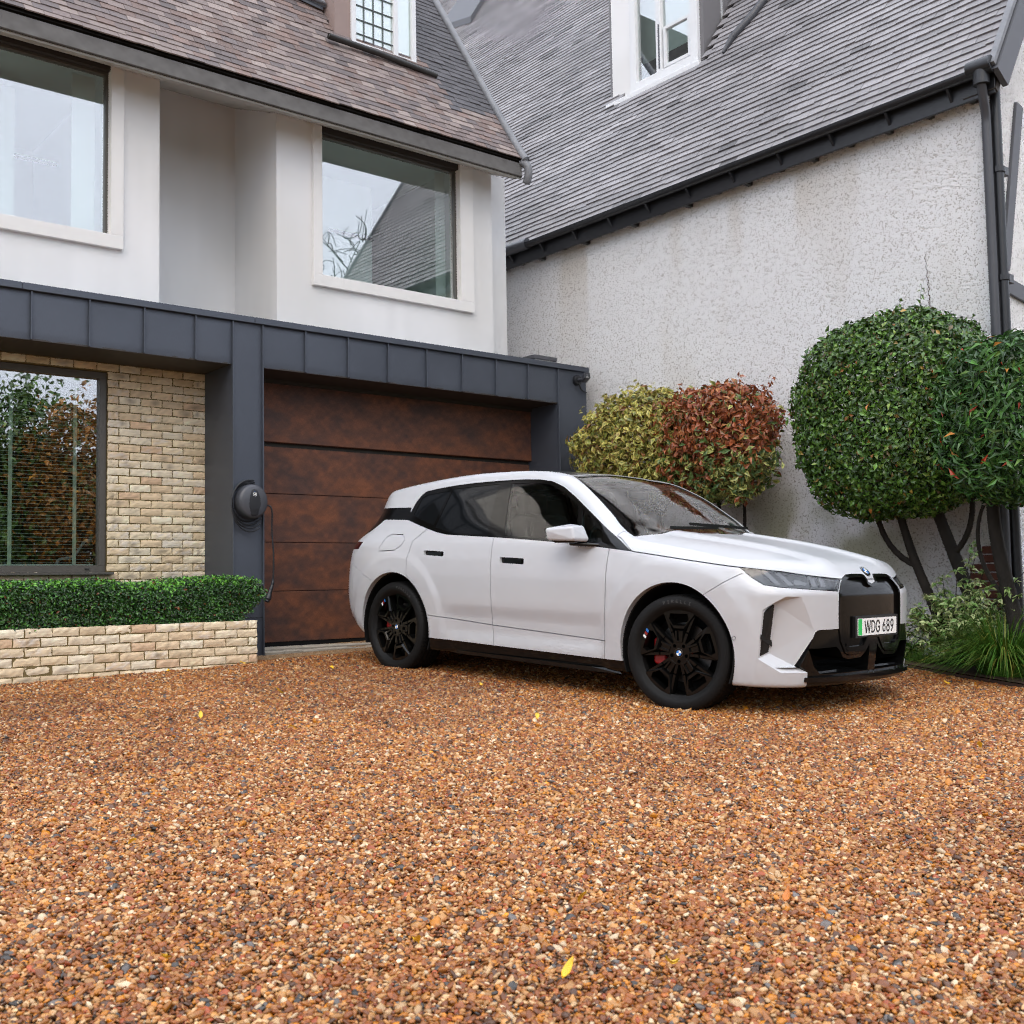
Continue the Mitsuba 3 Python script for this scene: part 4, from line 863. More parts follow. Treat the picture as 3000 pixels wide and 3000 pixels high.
add('pane', ply(trimesh.Trimesh([[xd, .40, 7.2], [xd, -.68, 7.2], [xd, -.68, 9.6], [xd, .40, 9.6]], [[0, 1, 2], [0, 2, 3]]), 'window_glass'), D2)
add('sill', ply(bxm(xd - .13, xd + .05, -.82, .86, 7.05, 7.12, .006), 'white_wood'), D2)
wp('flashing', tube([rroof(-1.24, np.array(2.36), .05), rroof(-1.30, np.array(2.6), .06), rroof(-1.50, np.array(2.9), .06), rroof(-1.68, np.array(3.4), .06), rroof(-1.9, np.array(4.4), .06)], [.02, .05, .055, .055, .055], 8), 'pipe_grey', smooth=True)
q = [rroof(y, np.array(s), .12) for y, s in ((9.6, 9.35), (8.1, 8.75), (8.1, 10.6), (9.6, 10.6))]; q2 = [p - np.array([0, 0, .14]) for p in q]
add('rooflight', ply((np.array(q + q2), [[0, 3, 2, 1], [0, 1, 5, 4], [1, 2, 6, 5], [3, 0, 4, 7]]), 'grey_timber'), W)
# ================================================================ planter, hedge, charger, camera
PL = thing('planter_wall', 'low pale brick planter wall under the clipped box hedge', 'planter')
add('core', ply(cat(bxm(-5.2, -.386, -.642, -.55, -.3, .268), bxm(-.46, -.386, -.56, -.03, -.3, .268), bxm(-5.2, -.386, -.55, -.48, -.3, .16)), 'mortar'), PL)
r = np.random.default_rng(17)
for k in range(8):
    z1 = .287 - .0742 * k; z0 = z1 - .0645
    base = [-.467 - .2085 * i for i in range(0, 15)] if k % 2 == 0 else [-.571 - .2065 * i for i in range(0, 15)]
    xs = [-.380] + base
    for a, b in zip(xs, xs[1:]): add('brick', brick(b + .005, a - (.005 if a != -.380 else 0), z0, z1, -.650, .10, r, .10), PL)
k = thing('planter_soil', 'dark soil in the brick planter', 'soil', kind='structure'); scene[k] = ply(bxm(-5.2, -.46, -.56, .60, -.3, .22), 'soil')

EC = thing('charging_point', 'round dark grey vehicle charger on the zinc pillar left of the garage door', 'charger')
def disc(c, rx, rz, prof, n=48):
    a = np.linspace(0, 2 * np.pi, n, endpoint=False); V = []
    for s, y in prof: V.append(np.c_[c[0] + rx * s * np.cos(a), np.full(n, c[1] + y), c[2] + rz * s * np.sin(a)])
    V = np.array(V); m = len(prof); i = np.arange(m - 1)[:, None]; j = np.arange(n)[None]
    A = i * n + j; B = i * n + (j + 1) % n; C = (i + 1) * n + (j + 1) % n; D = (i + 1) * n + j
    F = np.vstack([np.stack([A, B, C], -1).reshape(-1, 3), np.stack([A, C, D], -1).reshape(-1, 3)]); V = np.vstack([V.reshape(-1, 3), [c[0], c[1] + prof[-1][1], c[2]]])
    F = np.vstack([F, np.c_[(m - 1) * n + np.arange(n), (m - 1) * n + (np.arange(n) + 1) % n, np.full(n, m * n)]])
    return trimesh.Trimesh(V, F, process=False)
cx, cz = -.150, 1.392
add('body', ply(disc((cx, 0, cz), .152, .165, [(.96, .0), (1.0, -.015), (1.0, -.085), (.985, -.105), (.93, -.122), (.80, -.134), (.5, -.142), (.2, -.144)]), 'grey_plastic', smooth=40), EC)
pts = [(cx - .052, cz + .03), (cx - .03, cz + .105), (cx + .0, cz + .118), (cx + .03, cz + .105), (cx + .056, cz + .03), (cx + .06, cz - .03), (cx + .035, cz - .13), (cx + .02, cz - .142), (cx - .02, cz - .142), (cx - .035, cz - .13), (cx - .058, cz - .03)]
fp = Polygon([(x - cx, z - cz) for x, z in pts]).buffer(-.012).buffer(.012); m = trimesh.creation.extrude_polygon(fp, .012); m = m.subdivide_to_size(.02)
v = m.vertices.copy(); rr_ = np.hypot(v[:, 0] / .152, v[:, 1] / .165); hgt = np.interp(rr_, [0, .2, .5, .8, .93], [.144, .144, .142, .134, .122]); m.vertices = np.c_[cx + v[:, 0], -(hgt - .0105 + v[:, 2]), cz + v[:, 1]]; m.invert()
if m.volume < 0: m.invert()
add('front_cover', ply(m, 'black_plastic', smooth=30), EC)
lg = [tube([(x + cx, -.1468, z + cz) for x, z in P], .0024, 6) for P in ([(-.014, .048), (-.014, .078), (.0, .082), (.006, .07), (-.006, .062)], [(.002, .046), (.014, .052), (.016, .080), (.008, .062), (-.004, .054)], [(-.010, .058), (.012, .074)])]
add('emblem', ply(cat(*lg), 'plate_white'), EC); add('status_light', ply(bxm(cx - .006, cx + .006, -.1475, -.144, cz + .092, cz + .0945), 'badge_blue'), EC)
CB = EC + '__cable'
for i in range(4):
    a = np.linspace(np.radians(60 + 6 * i), np.radians(330 - 9 * i), 40); R1, R2 = .163 + .008 * i, .178 + .022 * i
    add('coil', ply(tube(np.c_[cx - .012 + R1 * np.cos(a), -.018 - .016 * i + .006 * np.sin(a * 3), cz - .008 - .01 * i + R2 * np.sin(a)], .0068, 8), 'black_plastic', smooth=True), CB)
add('lead', ply(tube(spline([(cx + .14, -.05, cz - .04), (.030, -.075, 1.36), (.058, -.08, 1.20), (.068, -.085, .95), (.070, -.085, .74), (.062, -.085, .62)], 40), .0075, 8), 'black_plastic', smooth=True), CB)
P = spline([(.066, -.085, .66), (.056, -.085, .60), (.030, -.087, .53), (.010, -.09, .475), (-.004, -.093, .445)], 30); rad = np.interp(np.linspace(0, 1, 30), [0, .2, .25, .45, .5, .7, .74, .92, .93, 1], [.010, .016, .014, .020, .019, .023, .028, .030, .024, .024])
add('plug', ply(tube(P, rad, 16), 'black_plastic', smooth=40), CB)

CC = thing('security_camera', 'small black camera at the right end of the zinc garage front', 'camera')
bx, bz = 4.145, 3.008
add('base', ply(disc((bx, 0, bz), .062, .062, [(.98, .0), (1, -.01), (1, -.035), (.9, -.045), (.5, -.05)]), 'black_plastic', smooth=40), CC)
add('bracket', ply(tube([(bx, -.04, bz), (bx + .005, -.085, bz - .002), (bx - .01, -.12, bz + .004)], .020, 10), 'grey_plastic', smooth=True), CC)
bd = m3.Manifold.batch_hull([m3.Manifold.sphere(.012, 12).translate((a, b, c)) for a in (-.026, .026) for b in (-.085, .06) for c in (-.026, .026)]).rotate((-8, 0, -30)).translate((bx + .0, -.165, bz + .006))
v, f = tri(bd); add('body', ply(trimesh.Trimesh(v, f), 'grey_plastic', smooth=40), CC)
M = trimesh.transformations.translation_matrix([bx, -.165, bz + .006]) @ trimesh.transformations.rotation_matrix(np.radians(-30), [0, 0, 1]) @ trimesh.transformations.rotation_matrix(np.radians(-8), [1, 0, 0])
lf = cat(bxm(-.032, .032, -.1005, -.096, -.032, .030, .004)); lf.apply_transform(M); add('face', ply(lf, 'black_gloss'), CC)
lf = trimesh.creation.cylinder(.010, .004); lf.apply_transform(trimesh.transformations.rotation_matrix(np.pi / 2, [1, 0, 0])); lf.apply_translation([0, -.1015, .004]); lf.apply_transform(M); add('lens', ply(lf, 'grey_plastic'), CC)
lf = cat(bxm(-.012, -.003, -.1025, -.1, -.026, -.018), bxm(.003, .012, -.1025, -.1, -.026, -.018)); lf.apply_transform(M); add('spot_lamp', ply(lf, 'plate_white'), CC)
add('cable', ply(tube(spline([(bx + .0, -.05, bz - .04), (bx + .015, -.05, bz - .075), (bx + .06, -.04, bz - .12), (bx + .13, -.03, bz - .132), (bx + .168, .02, bz - .13)], 24), .008, 8), 'black_plastic', smooth=True), CC)

# ================================================================ plants
def leaves(P, N, L, wd, cm, ce, rr, fold=.25, bend=.2, jit=.6):
    """leaves of five points each at P, facing about N: (vertices, triangles, colours)"""
    n = len(P); N = N + rr.normal(0, jit, (n, 3)); N /= np.linalg.norm(N, axis=1, keepdims=True)
    t = rr.normal(0, 1, (n, 3)); t[:, 2] -= .35; t -= N * (t * N).sum(1, keepdims=True); t /= np.linalg.norm(t, axis=1, keepdims=True); s = np.cross(N, t)
    L = L * rr.uniform(.65, 1.25, (n, 1)); Wd = L * wd
    V = np.stack([P, P + t * L * .5 + s * Wd * .5 + N * L * fold * .4, P + t * L * .5 - s * Wd * .5 + N * L * fold * .4, P + t * L - N * L * bend, P + t * L * .5], 1)
    F = (np.array([[0, 4, 1], [4, 3, 1], [0, 2, 4], [2, 3, 4]])[None] + (np.arange(n) * 5)[:, None, None]).reshape(-1, 3)
    C = np.stack([ce, ce, ce, ce, cm], 1)
    return V.reshape(-1, 3), F, np.clip(C.reshape(-1, 3), .003, .9)
def pick(pal, n, rr, var=.22):
    pal = np.array(pal, float); w = pal[:, 3] / pal[:, 3].sum(); c = pal[rr.choice(len(pal), n, p=w), :3]
    return c * np.exp(rr.normal(0, var, (n, 1)))
def shell_points(c, h, n, rr, p=3.2, depth=.28, rough=.06, zmin=-1.):
    """points in the outer layer of a rounded box, with an uneven surface; and their outward normals"""
    d = rr.normal(0, 1, (int(n * 1.6), 3)); d /= np.linalg.norm(d, axis=1, keepdims=True)
    k = (np.abs(d) ** p).sum(1) ** (-1 / p); q = d * k[:, None]
    ok = q[:, 2] > zmin; q, d = q[ok][:n], d[ok][:n]
    nn = np.sign(q) * np.abs(q) ** (p - 1) / np.asarray(h); nn /= np.linalg.norm(nn, axis=1, keepdims=True)
    lump = 1 + rough * (2 * meshkit.fbm(q * np.asarray(h) * 4.0 + 9, 3) - 1) - .5 * rough
    s = 1 - depth * rr.random(len(q)) ** 2.2
    return np.asarray(c) + q * np.asarray(h) * (lump * s)[:, None], nn
def sprigs(P, N, m, rr, pal, pale, L, wd, k=7, ln=.16):
    """stray shoots that stand out of the clipped surface"""
    out, tw = [], []
    for i in rr.choice(np.nonzero(N[:, 2] > -.1)[0], m, replace=False):
        d = N[i] * .6 + [0, 0, .7] + rr.normal(0, .3, 3); d /= np.linalg.norm(d); l = ln * rr.uniform(.5, 1.3); t = np.linspace(.15, 1, k)
        Q = P[i] + d * l * t[:, None]; a = np.arange(k) * 2.4; Nn = np.c_[np.cos(a), np.sin(a), np.full(k, .8)]
        out.append(leaves(Q, Nn, L, wd, pick(pal, k, rr), pick(pale, k, rr), rr, jit=.3)); tw.append(tube([P[i], P[i] + d * l], [.003, .0015], 4))
    return out, tw
def limb_mesh(paths): return cat(*[tube(spline(p, 18), np.linspace(a, b, 18), 9) for p, a, b in paths])
def foliage(name, parts, b, parent): 
    V, F, C, n = [], [], [], 0
    for v, f, c in parts: V.append(v); F.append(f + n); C.append(c); n += len(v)
    return add(name, ply((np.vstack(V), np.vstack(F)), b, color=np.vstack(C)), parent)
r = np.random.default_rng(41)
# --- box hedge in the planter
HD = thing('box_hedge', 'long low clipped green box hedge growing in the brick planter', 'hedge')
n = 52000
x = r.uniform(-5.2, -.27, n); x = np.where(r.random(n) < .88, r.uniform(-2.9, -.27, n), x)
u = r.uniform(-1, 1, n); v = r.uniform(-1, 1, n); sd = r.random(n)
hx = -.58 - .10 * (2 * meshkit.fbm(np.c_[x * 2.2, 0 * x, v], 2) - 1); zt = .66 + .02 * (2 * meshkit.noise(np.c_[x * 30, u * 20, 0 * x]) - 1) - .055 * (x < -1.0) * np.exp(-((x + 1.12) / .10) ** 2) + .035 * (2 * meshkit.fbm(np.c_[x * 5, u, 0 * x], 2) - 1) - .02 * (x < -1.05)
fr = sd < .62
y = np.where(fr, hx + .16 * r.random(n) ** 2, r.uniform(-.58, .35, n)); z = np.where(fr, .24 + (zt - .24) * r.random(n), zt - .10 * r.random(n) ** 2)
y = y + np.where(z > zt - .06, .03, 0)
bulge = np.clip((x + .46) / .20, 0, 1); z = np.where((bulge > 0) & (z < .36), .36 + .2 * r.random(n), z); keep = ~((x > -.40) & (np.abs(z - .55) > .17 * (1.25 - bulge)))
P = np.c_[x, y, z][keep]; N = np.where(fr[:, None], [0, -1, .25], [0, -.2, 1.])[keep]
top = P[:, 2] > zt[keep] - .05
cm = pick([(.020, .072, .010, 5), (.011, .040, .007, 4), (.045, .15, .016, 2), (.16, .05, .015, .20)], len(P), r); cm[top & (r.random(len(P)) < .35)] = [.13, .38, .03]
sp = r.random(len(P)) < .05; cm[sp] = np.array([.07, .22, .03])
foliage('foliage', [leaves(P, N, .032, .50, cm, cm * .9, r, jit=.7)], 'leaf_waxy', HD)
foliage_core = [tube([(xx, -.2 + .1 * math.sin(i * 2.1), .15), (xx + .05 * math.sin(i), -.25, .58)], [.012, .006], 6) for i, xx in enumerate(np.linspace(-4.9, -.42, 60))]
add('stem', ply(cat(*foliage_core), 'bark'), HD); labels[HD + '__stem'] = {'label': 'thin stems inside the hedge', 'kind': 'stuff'}

# --- planting bed by the roughcast wall
k = thing('planting_bed', 'dark earth of the planting bed along the roughcast wall', 'soil', kind='structure')
ey = np.array([.0, -.6, -1.5, -3.0, -3.9, -4.44, -4.93, -5.71, -7.5, -10.]); ex = np.array([3.75, 3.82, 3.88, 3.88, 3.84, 3.74, 3.54, 3.29, 2.9, 2.6])
bv = np.vstack([np.c_[ex + .015, ey, ground_z(ex, ey) + .035], np.c_[np.full(10, 6.5), ey, ground_z(ex, ey) + .06]]); bf = np.array([[i, i + 1, 11 + i, 10 + i] for i in range(9)]); scene[k] = ply((bv, bf[:, ::-1]), 'soil')
k = thing('edging_strip', 'thin rusty steel edging strip between gravel and planting bed', 'edging')
sv, sf = [], []
sx = np.interp(np.linspace(0, 1, 60), np.linspace(0, 1, 10), ex); sy = np.interp(np.linspace(0, 1, 60), np.linspace(0, 1, 10), ey); sz = ground_z(sx, sy)
for dx, dz in ((0, -.06), (0, .028), (.006, .028), (.006, -.06)): sv.append(np.c_[sx + dx, sy, sz + dz])
i = np.arange(59); sf = np.vstack([np.c_[a * 60 + i, a * 60 + i + 1, ((a + 1) % 4) * 60 + i + 1, ((a + 1) % 4) * 60 + i] for a in range(4)]); scene[k] = ply((np.vstack(sv), sf), 'steel_edge')

# --- the two clipped evergreen trees
GREEN = [(.050, .112, .014, 5), (.026, .064, .010, 4), (.085, .18, .024, 2.5), (.15, .22, .04, .8), (.30, .19, .04, .10), (.24, .09, .02, .10), (.10, .07, .025, .35)]
CT = thing('clipped_tree', 'large dome-clipped dark evergreen tree left of the narrow-leaved one, by the roughcast wall', 'tree')
P, N = shell_points((3.90, -4.37, 1.99), (.60, .92, .93), 30000, r, 2.8, .26, .09); cm = pick(GREEN, len(P), r)
sp_, tw_ = sprigs(P, N, 70, r, GREEN[2:4], GREEN[2:4], .055, .5)
foliage('crown', [leaves(P, N, .058, .54, cm, cm * .95, r, jit=.6)] + sp_, 'leaf_waxy', CT); add('shoot', ply(cat(*tw_), 'bark'), CT); labels[CT + '__shoot'] = {'label': 'stray shoots above the clipped crown', 'kind': 'stuff'}
add('trunk', ply(limb_mesh([([(4.15, -4.62, -.25), (4.12, -4.55, .3), (4.10, -4.42, .65), (4.0, -4.3, 1.25), (4.0, -4.2, 1.8)], .050, .028), ([(4.11, -4.42, .66), (4.05, -4.12, .98), (4.0, -4.06, 1.3), (4., -3.9, 1.8)], .028, .020),
                           ([(4.20, -4.98, -.25), (4.19, -4.86, .35), (4.15, -4.74, .75), (4.08, -4.58, 1.3), (4.05, -4.4, 1.9)], .066, .038), ([(4.14, -4.76, .78), (4.1, -4.92, 1.0), (4.05, -4.97, 1.35), (4.05, -4.8, 1.8)], .026, .018)]), 'bark', smooth=True), CT)
CT2 = thing('clipped_tree', 'narrow-leaved clipped evergreen tree with red leaves at the right edge', 'tree')
P, N = shell_points((3.76, -5.68, 1.80), (.62, .72, .68), 11500, r, 3.0, .28, .08); cm = pick([(.036, .10, .018, 5), (.022, .065, .013, 4), (.06, .16, .028, 2.5), (.11, .20, .04, .6), (.45, .06, .02, .12), (.42, .18, .03, .12)], len(P), r)
foliage('crown', [leaves(P, N, .105, .27, cm, cm * .95, r, jit=.55)], 'leaf', CT2)
add('trunk', ply(limb_mesh([([(4.0, -5.36, -.3), (3.97, -5.30, .4), (3.95, -5.22, .9), (3.9, -5.3, 1.6)], .070, .045), ([(4.1, -5.75, -.3), (4.05, -5.6, .5), (4.0, -5.62, 1.0), (3.9, -5.7, 1.7)], .075, .045), ([(3.97, -5.32, .35), (3.95, -5.12, .62), (3.92, -5.08, .9), (3.9, -5.15, 1.15)], .022, .014), ([(4.02, -5.42, .25), (3.95, -5.7, .5), (3.9, -5.9, 1.2)], .030, .020)]), 'bark', smooth=True), CT2)
# --- variegated and copper shrubs beside the garage
VS = thing('variegated_shrub', 'yellow and green variegated rounded shrub beside the garage pillar', 'shrub')
def twocol(P, rr, g, e): 
    cm = pick(g, len(P), rr); ce = pick(e, len(P), rr, .15); return cm, ce
P, N = shell_points((4.00, -1.12, 2.00), (.48, .96, .78), 9000, r, 2.4, .46, .28); ok = P[:, 2] > .7; P, N = P[ok], N[ok]
cm, ce = twocol(P, r, [(.05, .095, .015, 4), (.10, .14, .025, 2), (.13, .05, .016, 1.6)], [(.62, .52, .13, 4), (.46, .42, .09, 3), (.20, .19, .04, 3), (.24, .10, .03, 1.6)])
sp_, tw_ = sprigs(P, N, 60, r, [(.10, .14, .025, 1)], [(.60, .52, .14, 1)], .07, .45)
foliage('crown', [leaves(P, N, .082, .50, cm, ce, r, jit=.65)] + sp_, 'leaf', VS)
add('stem', ply(limb_mesh([([(4.3 + .05 * i, -1.0 + .15 * i, -.25), (4.25, -1.0 + .25 * i, .5), (4.15, -.95 + .35 * i, 1.5)], .03, .015) for i in (-1, 0, 1)]), 'bark', smooth=True), VS)
CP = thing('copper_shrub', 'reddish brown rounded shrub between the variegated shrub and roughcast wall', 'shrub')
P, N = shell_points((3.99, -2.26, 1.97), (.44, .84, .72), 8000, r, 2.4, .48, .30); ok = P[:, 2] > .7; P, N = P[ok], N[ok]
lowr = (P[:, 2] - 1.62 - .38 * np.abs(P[:, 1] + 2.15) * (1 + .5 * (P[:, 1] > -2.15)) + 1.0 * (meshkit.fbm(P * 2.6, 3) - .5)) < 0; lowr ^= r.random(len(P)) < .12
cm, ce = twocol(P, r, [(.22, .050, .018, 4), (.13, .030, .012, 3), (.28, .10, .03, 1.5), (.08, .08, .02, 1)], [(.31, .085, .025, 4), (.20, .05, .018, 3), (.38, .17, .05, 1.2)])
c2, e2 = twocol(P, r, [(.035, .09, .02, 4), (.07, .12, .03, 2)], [(.44, .42, .12, 3), (.10, .15, .04, 3)]); cm[lowr], ce[lowr] = c2[lowr], e2[lowr]
sp_, tw_ = sprigs(P, N, 60, r, [(.22, .06, .02, 1)], [(.34, .10, .03, 1)], .075, .4)
foliage('crown', [leaves(P, N, .086, .44, cm, ce, r, jit=.7)] + sp_, 'leaf', CP)
add('stem', ply(limb_mesh([([(4.35 + .03 * i, -2.1 + .12 * i, -.25), (4.3, -2.1 + .22 * i, .5), (4.2, -2.1 + .35 * i, 1.5)], .03, .015) for i in (-1, 0, 1)]), 'bark', smooth=True), CP)
# --- low pittosporum: upright twigs carrying rosettes of pale-edged leaves
PT = thing('pittosporum', 'low pale-edged green shrub behind the front of the white car', 'shrub')
V_, tw = [], []
for i in range(150):
    a = r.uniform(0, 2 * np.pi); q = r.uniform(0, 1) ** .6; b = np.array([4.08, -4.72, -.18]); tip = np.array([3.99 + .32 * q * np.cos(a), -4.80 + .46 * q * np.sin(a), r.uniform(-.06, .60 - .36 * q * q)])
    if i < 8: tip = np.array([3.97, -4.97, .52]) + r.normal(0, 1, 3) * [.08, .05, .16]
    if 8 <= i < 20: tip = np.array([3.95, -5.25, .42]) + r.normal(0, 1, 3) * [.10, .10, .13]
    mid = (b + tip) / 2 + [0, 0, .05]; path = spline([b + r.normal(0, .06, 3) * [1, 1, 0], mid, tip], 8); tw.append(tube(path, np.linspace(.006, .003, 8), 5))
    for t in (3, 5, 6, 7):
        m = 9 if t == 7 else 6; P = np.repeat(path[t][None], m, 0) + r.normal(0, .008, (m, 3)); aa = r.uniform(0, 6.28) + np.arange(m) * 2.4; N = np.c_[.3 * np.cos(aa), .3 * np.sin(aa), np.full(m, 1.)]
        cm, ce = twocol(P, r, [(.055, .15, .028, 3), (.09, .20, .045, 2)], [(.60, .64, .32, 3), (.36, .48, .18, 2), (.15, .26, .07, 2)]); V_.append(leaves(P, N, .066, .50, cm, ce, r, jit=.35))
foliage('foliage', V_, 'leaf', PT); add('stem', ply(cat(*tw), 'bark'), PT)
# --- tufts of long grass
def tuft(label, c, n, L, spread, rr, group=None):
    k = thing('grass_tuft', label, 'grass plant', group); V, F, C, o = [], [], [], 0
    for i in range(n):
        a = rr.uniform(0, 2 * np.pi); d = np.array([np.cos(a), np.sin(a), 0]); l = L * rr.uniform(.55, 1.15); b = np.asarray(c) + d * spread * .25 * rr.random() ** .5; lean = rr.uniform(.35, 1.2) * spread
        t = np.linspace(0, 1, 6)[:, None]; p = b + d * lean * t ** 1.5 + np.array([0, 0, 1.]) * l * (t - .78 * (lean / max(spread, .01)) * t ** 2.2); s = np.cross(d, [0, 0, 1.]); w = .0032 * (1.05 - t ** 2)
        V.append(np.vstack([p - s * w, p + s * w])); q = np.arange(5); F.append(np.vstack([np.c_[q, q + 1, q + 7], np.c_[q, q + 7, q + 6]]) + o); o += 12
        col = np.array([(.06, .18, .015), (.10, .24, .028), (.035, .11, .012), (.30, .30, .05)][rr.choice(4, p=[.4, .3, .22, .08])]) * rr.uniform(.7, 1.2); tip = col * .6 + np.array([.14, .12, .02]) * .5 * (rr.random() < .3)
        C.append(np.vstack([col + (tip - col) * t, col + (tip - col) * t]))
    scene[k] = ply((np.vstack(V), np.vstack(F)), 'grass', color=np.clip(np.vstack(C), .004, .8)); return k
tuft('large arching green grass clump at the right edge of the gravel', (3.74, -5.35, -.24), 1900, .80, .70, r)
tuft('large green grass clump partly cut by the right picture edge', (3.72, -5.95, -.25), 1100, .46, .44, r)
tuft('small grass tuft in the bed right beside the front bumper of the car', (4.12, -4.30, -.19), 500, .40, .30, r)
tuft('tiny grass tuft at the foot of the pale-edged shrub', (3.98, -4.52, -.19), 220, .20, .18, r)
# --- a dry creeper stem on the roughcast wall
k = thing('dry_creeper', 'thin dry reddish creeper stem on the roughcast wall above the clipped tree', 'creeper')
scene[k] = ply(tube(spline([(4.515, -4.398, 3.0), (4.515, -4.402, 3.21), (4.515, -4.395, 3.33), (4.515, -4.388, 3.42), (4.515, -4.377, 3.57)], 24) + np.c_[np.zeros(24), .008 * np.sin(np.arange(24) * 1.9), np.zeros(24)], np.linspace(.0045, .002, 24), 6), 'steel_edge')

# ================================================================ gravel
def gravel_patch(n, sub, rr, size=1.0, damp=1.0):
    base = trimesh.creation.icosphere(subdivisions=0) if sub else trimesh.creation.icosahedron()
    bv, bf = np.array(base.vertices), np.array(base.faces); k = len(bv)
    g = int(math.sqrt(n)); gx_, gy_ = np.meshgrid(np.arange(g), np.arange(g)); c = (np.c_[gx_.ravel(), gy_.ravel()] + rr.uniform(-.2, 1.2, (g * g, 2))) / g * size - size / 2
    m = len(c); sz = np.clip(np.exp(rr.normal(math.log(.0080), .36, m)), .0038, .019)
    big = rr.random(m) < .012; sz[big] *= 1.25
    sh = bv[None] * (1 + rr.normal(0, .20, (m, k, 1))) * np.stack([rr.uniform(.8, 1.35, m), rr.uniform(.75, 1.1, m), rr.uniform(.45, .85, m)], 1)[:, None]
    a = rr.uniform(0, 2 * np.pi, m); t = rr.normal(0, .30, (m, 2)); ca, sa = np.cos(a), np.sin(a)
    X, Y, Z = sh[..., 0], sh[..., 1], sh[..., 2]; X2 = ca[:, None] * X - sa[:, None] * Y; Y2 = sa[:, None] * X + ca[:, None] * Y; Z2 = Z + t[:, :1] * X2 + t[:, 1:] * Y2
    Vv = np.stack([X2, Y2, Z2], -1) * sz[:, None, None]
    lump = .010 * (meshkit.fbm(np.c_[c * 5, np.zeros(m)], 2) - .5)
    Vv += np.c_[c, lump + .004 + rr.uniform(-.004, .006, m) - .25 * (sz - .008)][:, None]
    pal = [(0.3182, 0.1168, 0.0266, 5), (0.2494, 0.0752, 0.0163, 4.5), (0.4128, 0.1960, 0.0592, 4.2), (0.4988, 0.3080, 0.1480, 2.8), (0.1634, 0.0512, 0.0133, 2.6), (0.5676, 0.4240, 0.2664, 1.2), (0.0860, 0.0368, 0.0163, 1.8), (0.0430, 0.0368, 0.0326, .8), (0.1118, 0.0960, 0.0873, .45), (0.2752, 0.0560, 0.0133, .9), (0.4300, 0.1520, 0.0089, 1.8)]
    col = pick(pal, m, rr, .16); C = np.repeat(col[:, None] ** (1 + .10 * (1 - damp) / .25) * damp, k, 1) * (1 + rr.normal(0, .07, (m, k, 1)))
    F = (bf[None] + (np.arange(m) * k)[:, None, None]).reshape(-1, 3)
    return ply((Vv.reshape(-1, 3), F), 'pebble', smooth=True, color=np.clip(C.reshape(-1, 3), .01, .85))
rr = np.random.default_rng(51)
for i in range(5): scene[f'gravel_kind_{i}'] = {'type': 'shapegroup', 'stones': gravel_patch(6900, True, np.random.default_rng(60 + i), damp=[1.06, 1., .94, .85, .78][i])}
labels['gravel'] = {'label': 'loose wet orange and brown gravel stones covering the whole drive', 'category': 'gravel', 'kind': 'stuff'}
gi_ = 0
tilt = np.array([[1, 0, GX], [0, 1, GY], [-GX, -GY, 1]]).T  # columns: local x, y, z
for ix in range(-7, 6):
    for iy in range(-11, 1):
        x, y = ix * .96 + .2, iy * .96
        if x < -5.6 - .0 or (x < -.9 and y > -.75) or (x > -.4 and y > -.2) or x > 4.1 or y < -9.4: continue
        if y > -.65 and x > -.4: y = -.50
        # the drive in view: ahead of the photographer and a step to each side
        dx, dy = x - EYE[0], y - EYE[1]; fwd = dx * .636 + dy * .772; lat = dx * .772 - dy * .636
        if fwd < .9 or abs(lat) > .62 * fwd + 1.6: continue
        a = rr.integers(0, 4) * np.pi / 2 + rr.normal(0, .05); M = np.eye(4); Rz = np.array([[np.cos(a), -np.sin(a), 0], [np.sin(a), np.cos(a), 0], [0, 0, 1]])
        M[:3, :3] = np.array([[1, 0, -GX], [0, 1, -GY], [GX, GY, 1]]) @ Rz; M[:3, 3] = [x, y, float(ground_z(x, y)) - .006]
        gi_ += 1; scene[f'gravel__{gi_:03d}'] = {'type': 'instance', 'to_world': T(M.tolist()), 'shapegroup': ref(f'gravel_kind_{int(np.clip(round(1.2 + 1.5 * (y > -3.6) + 4 * (float(meshkit.noise(np.array([x * .6, y * .6, 3.]))) - .5) + rr.normal(0, .6)), 0, 4))}')}
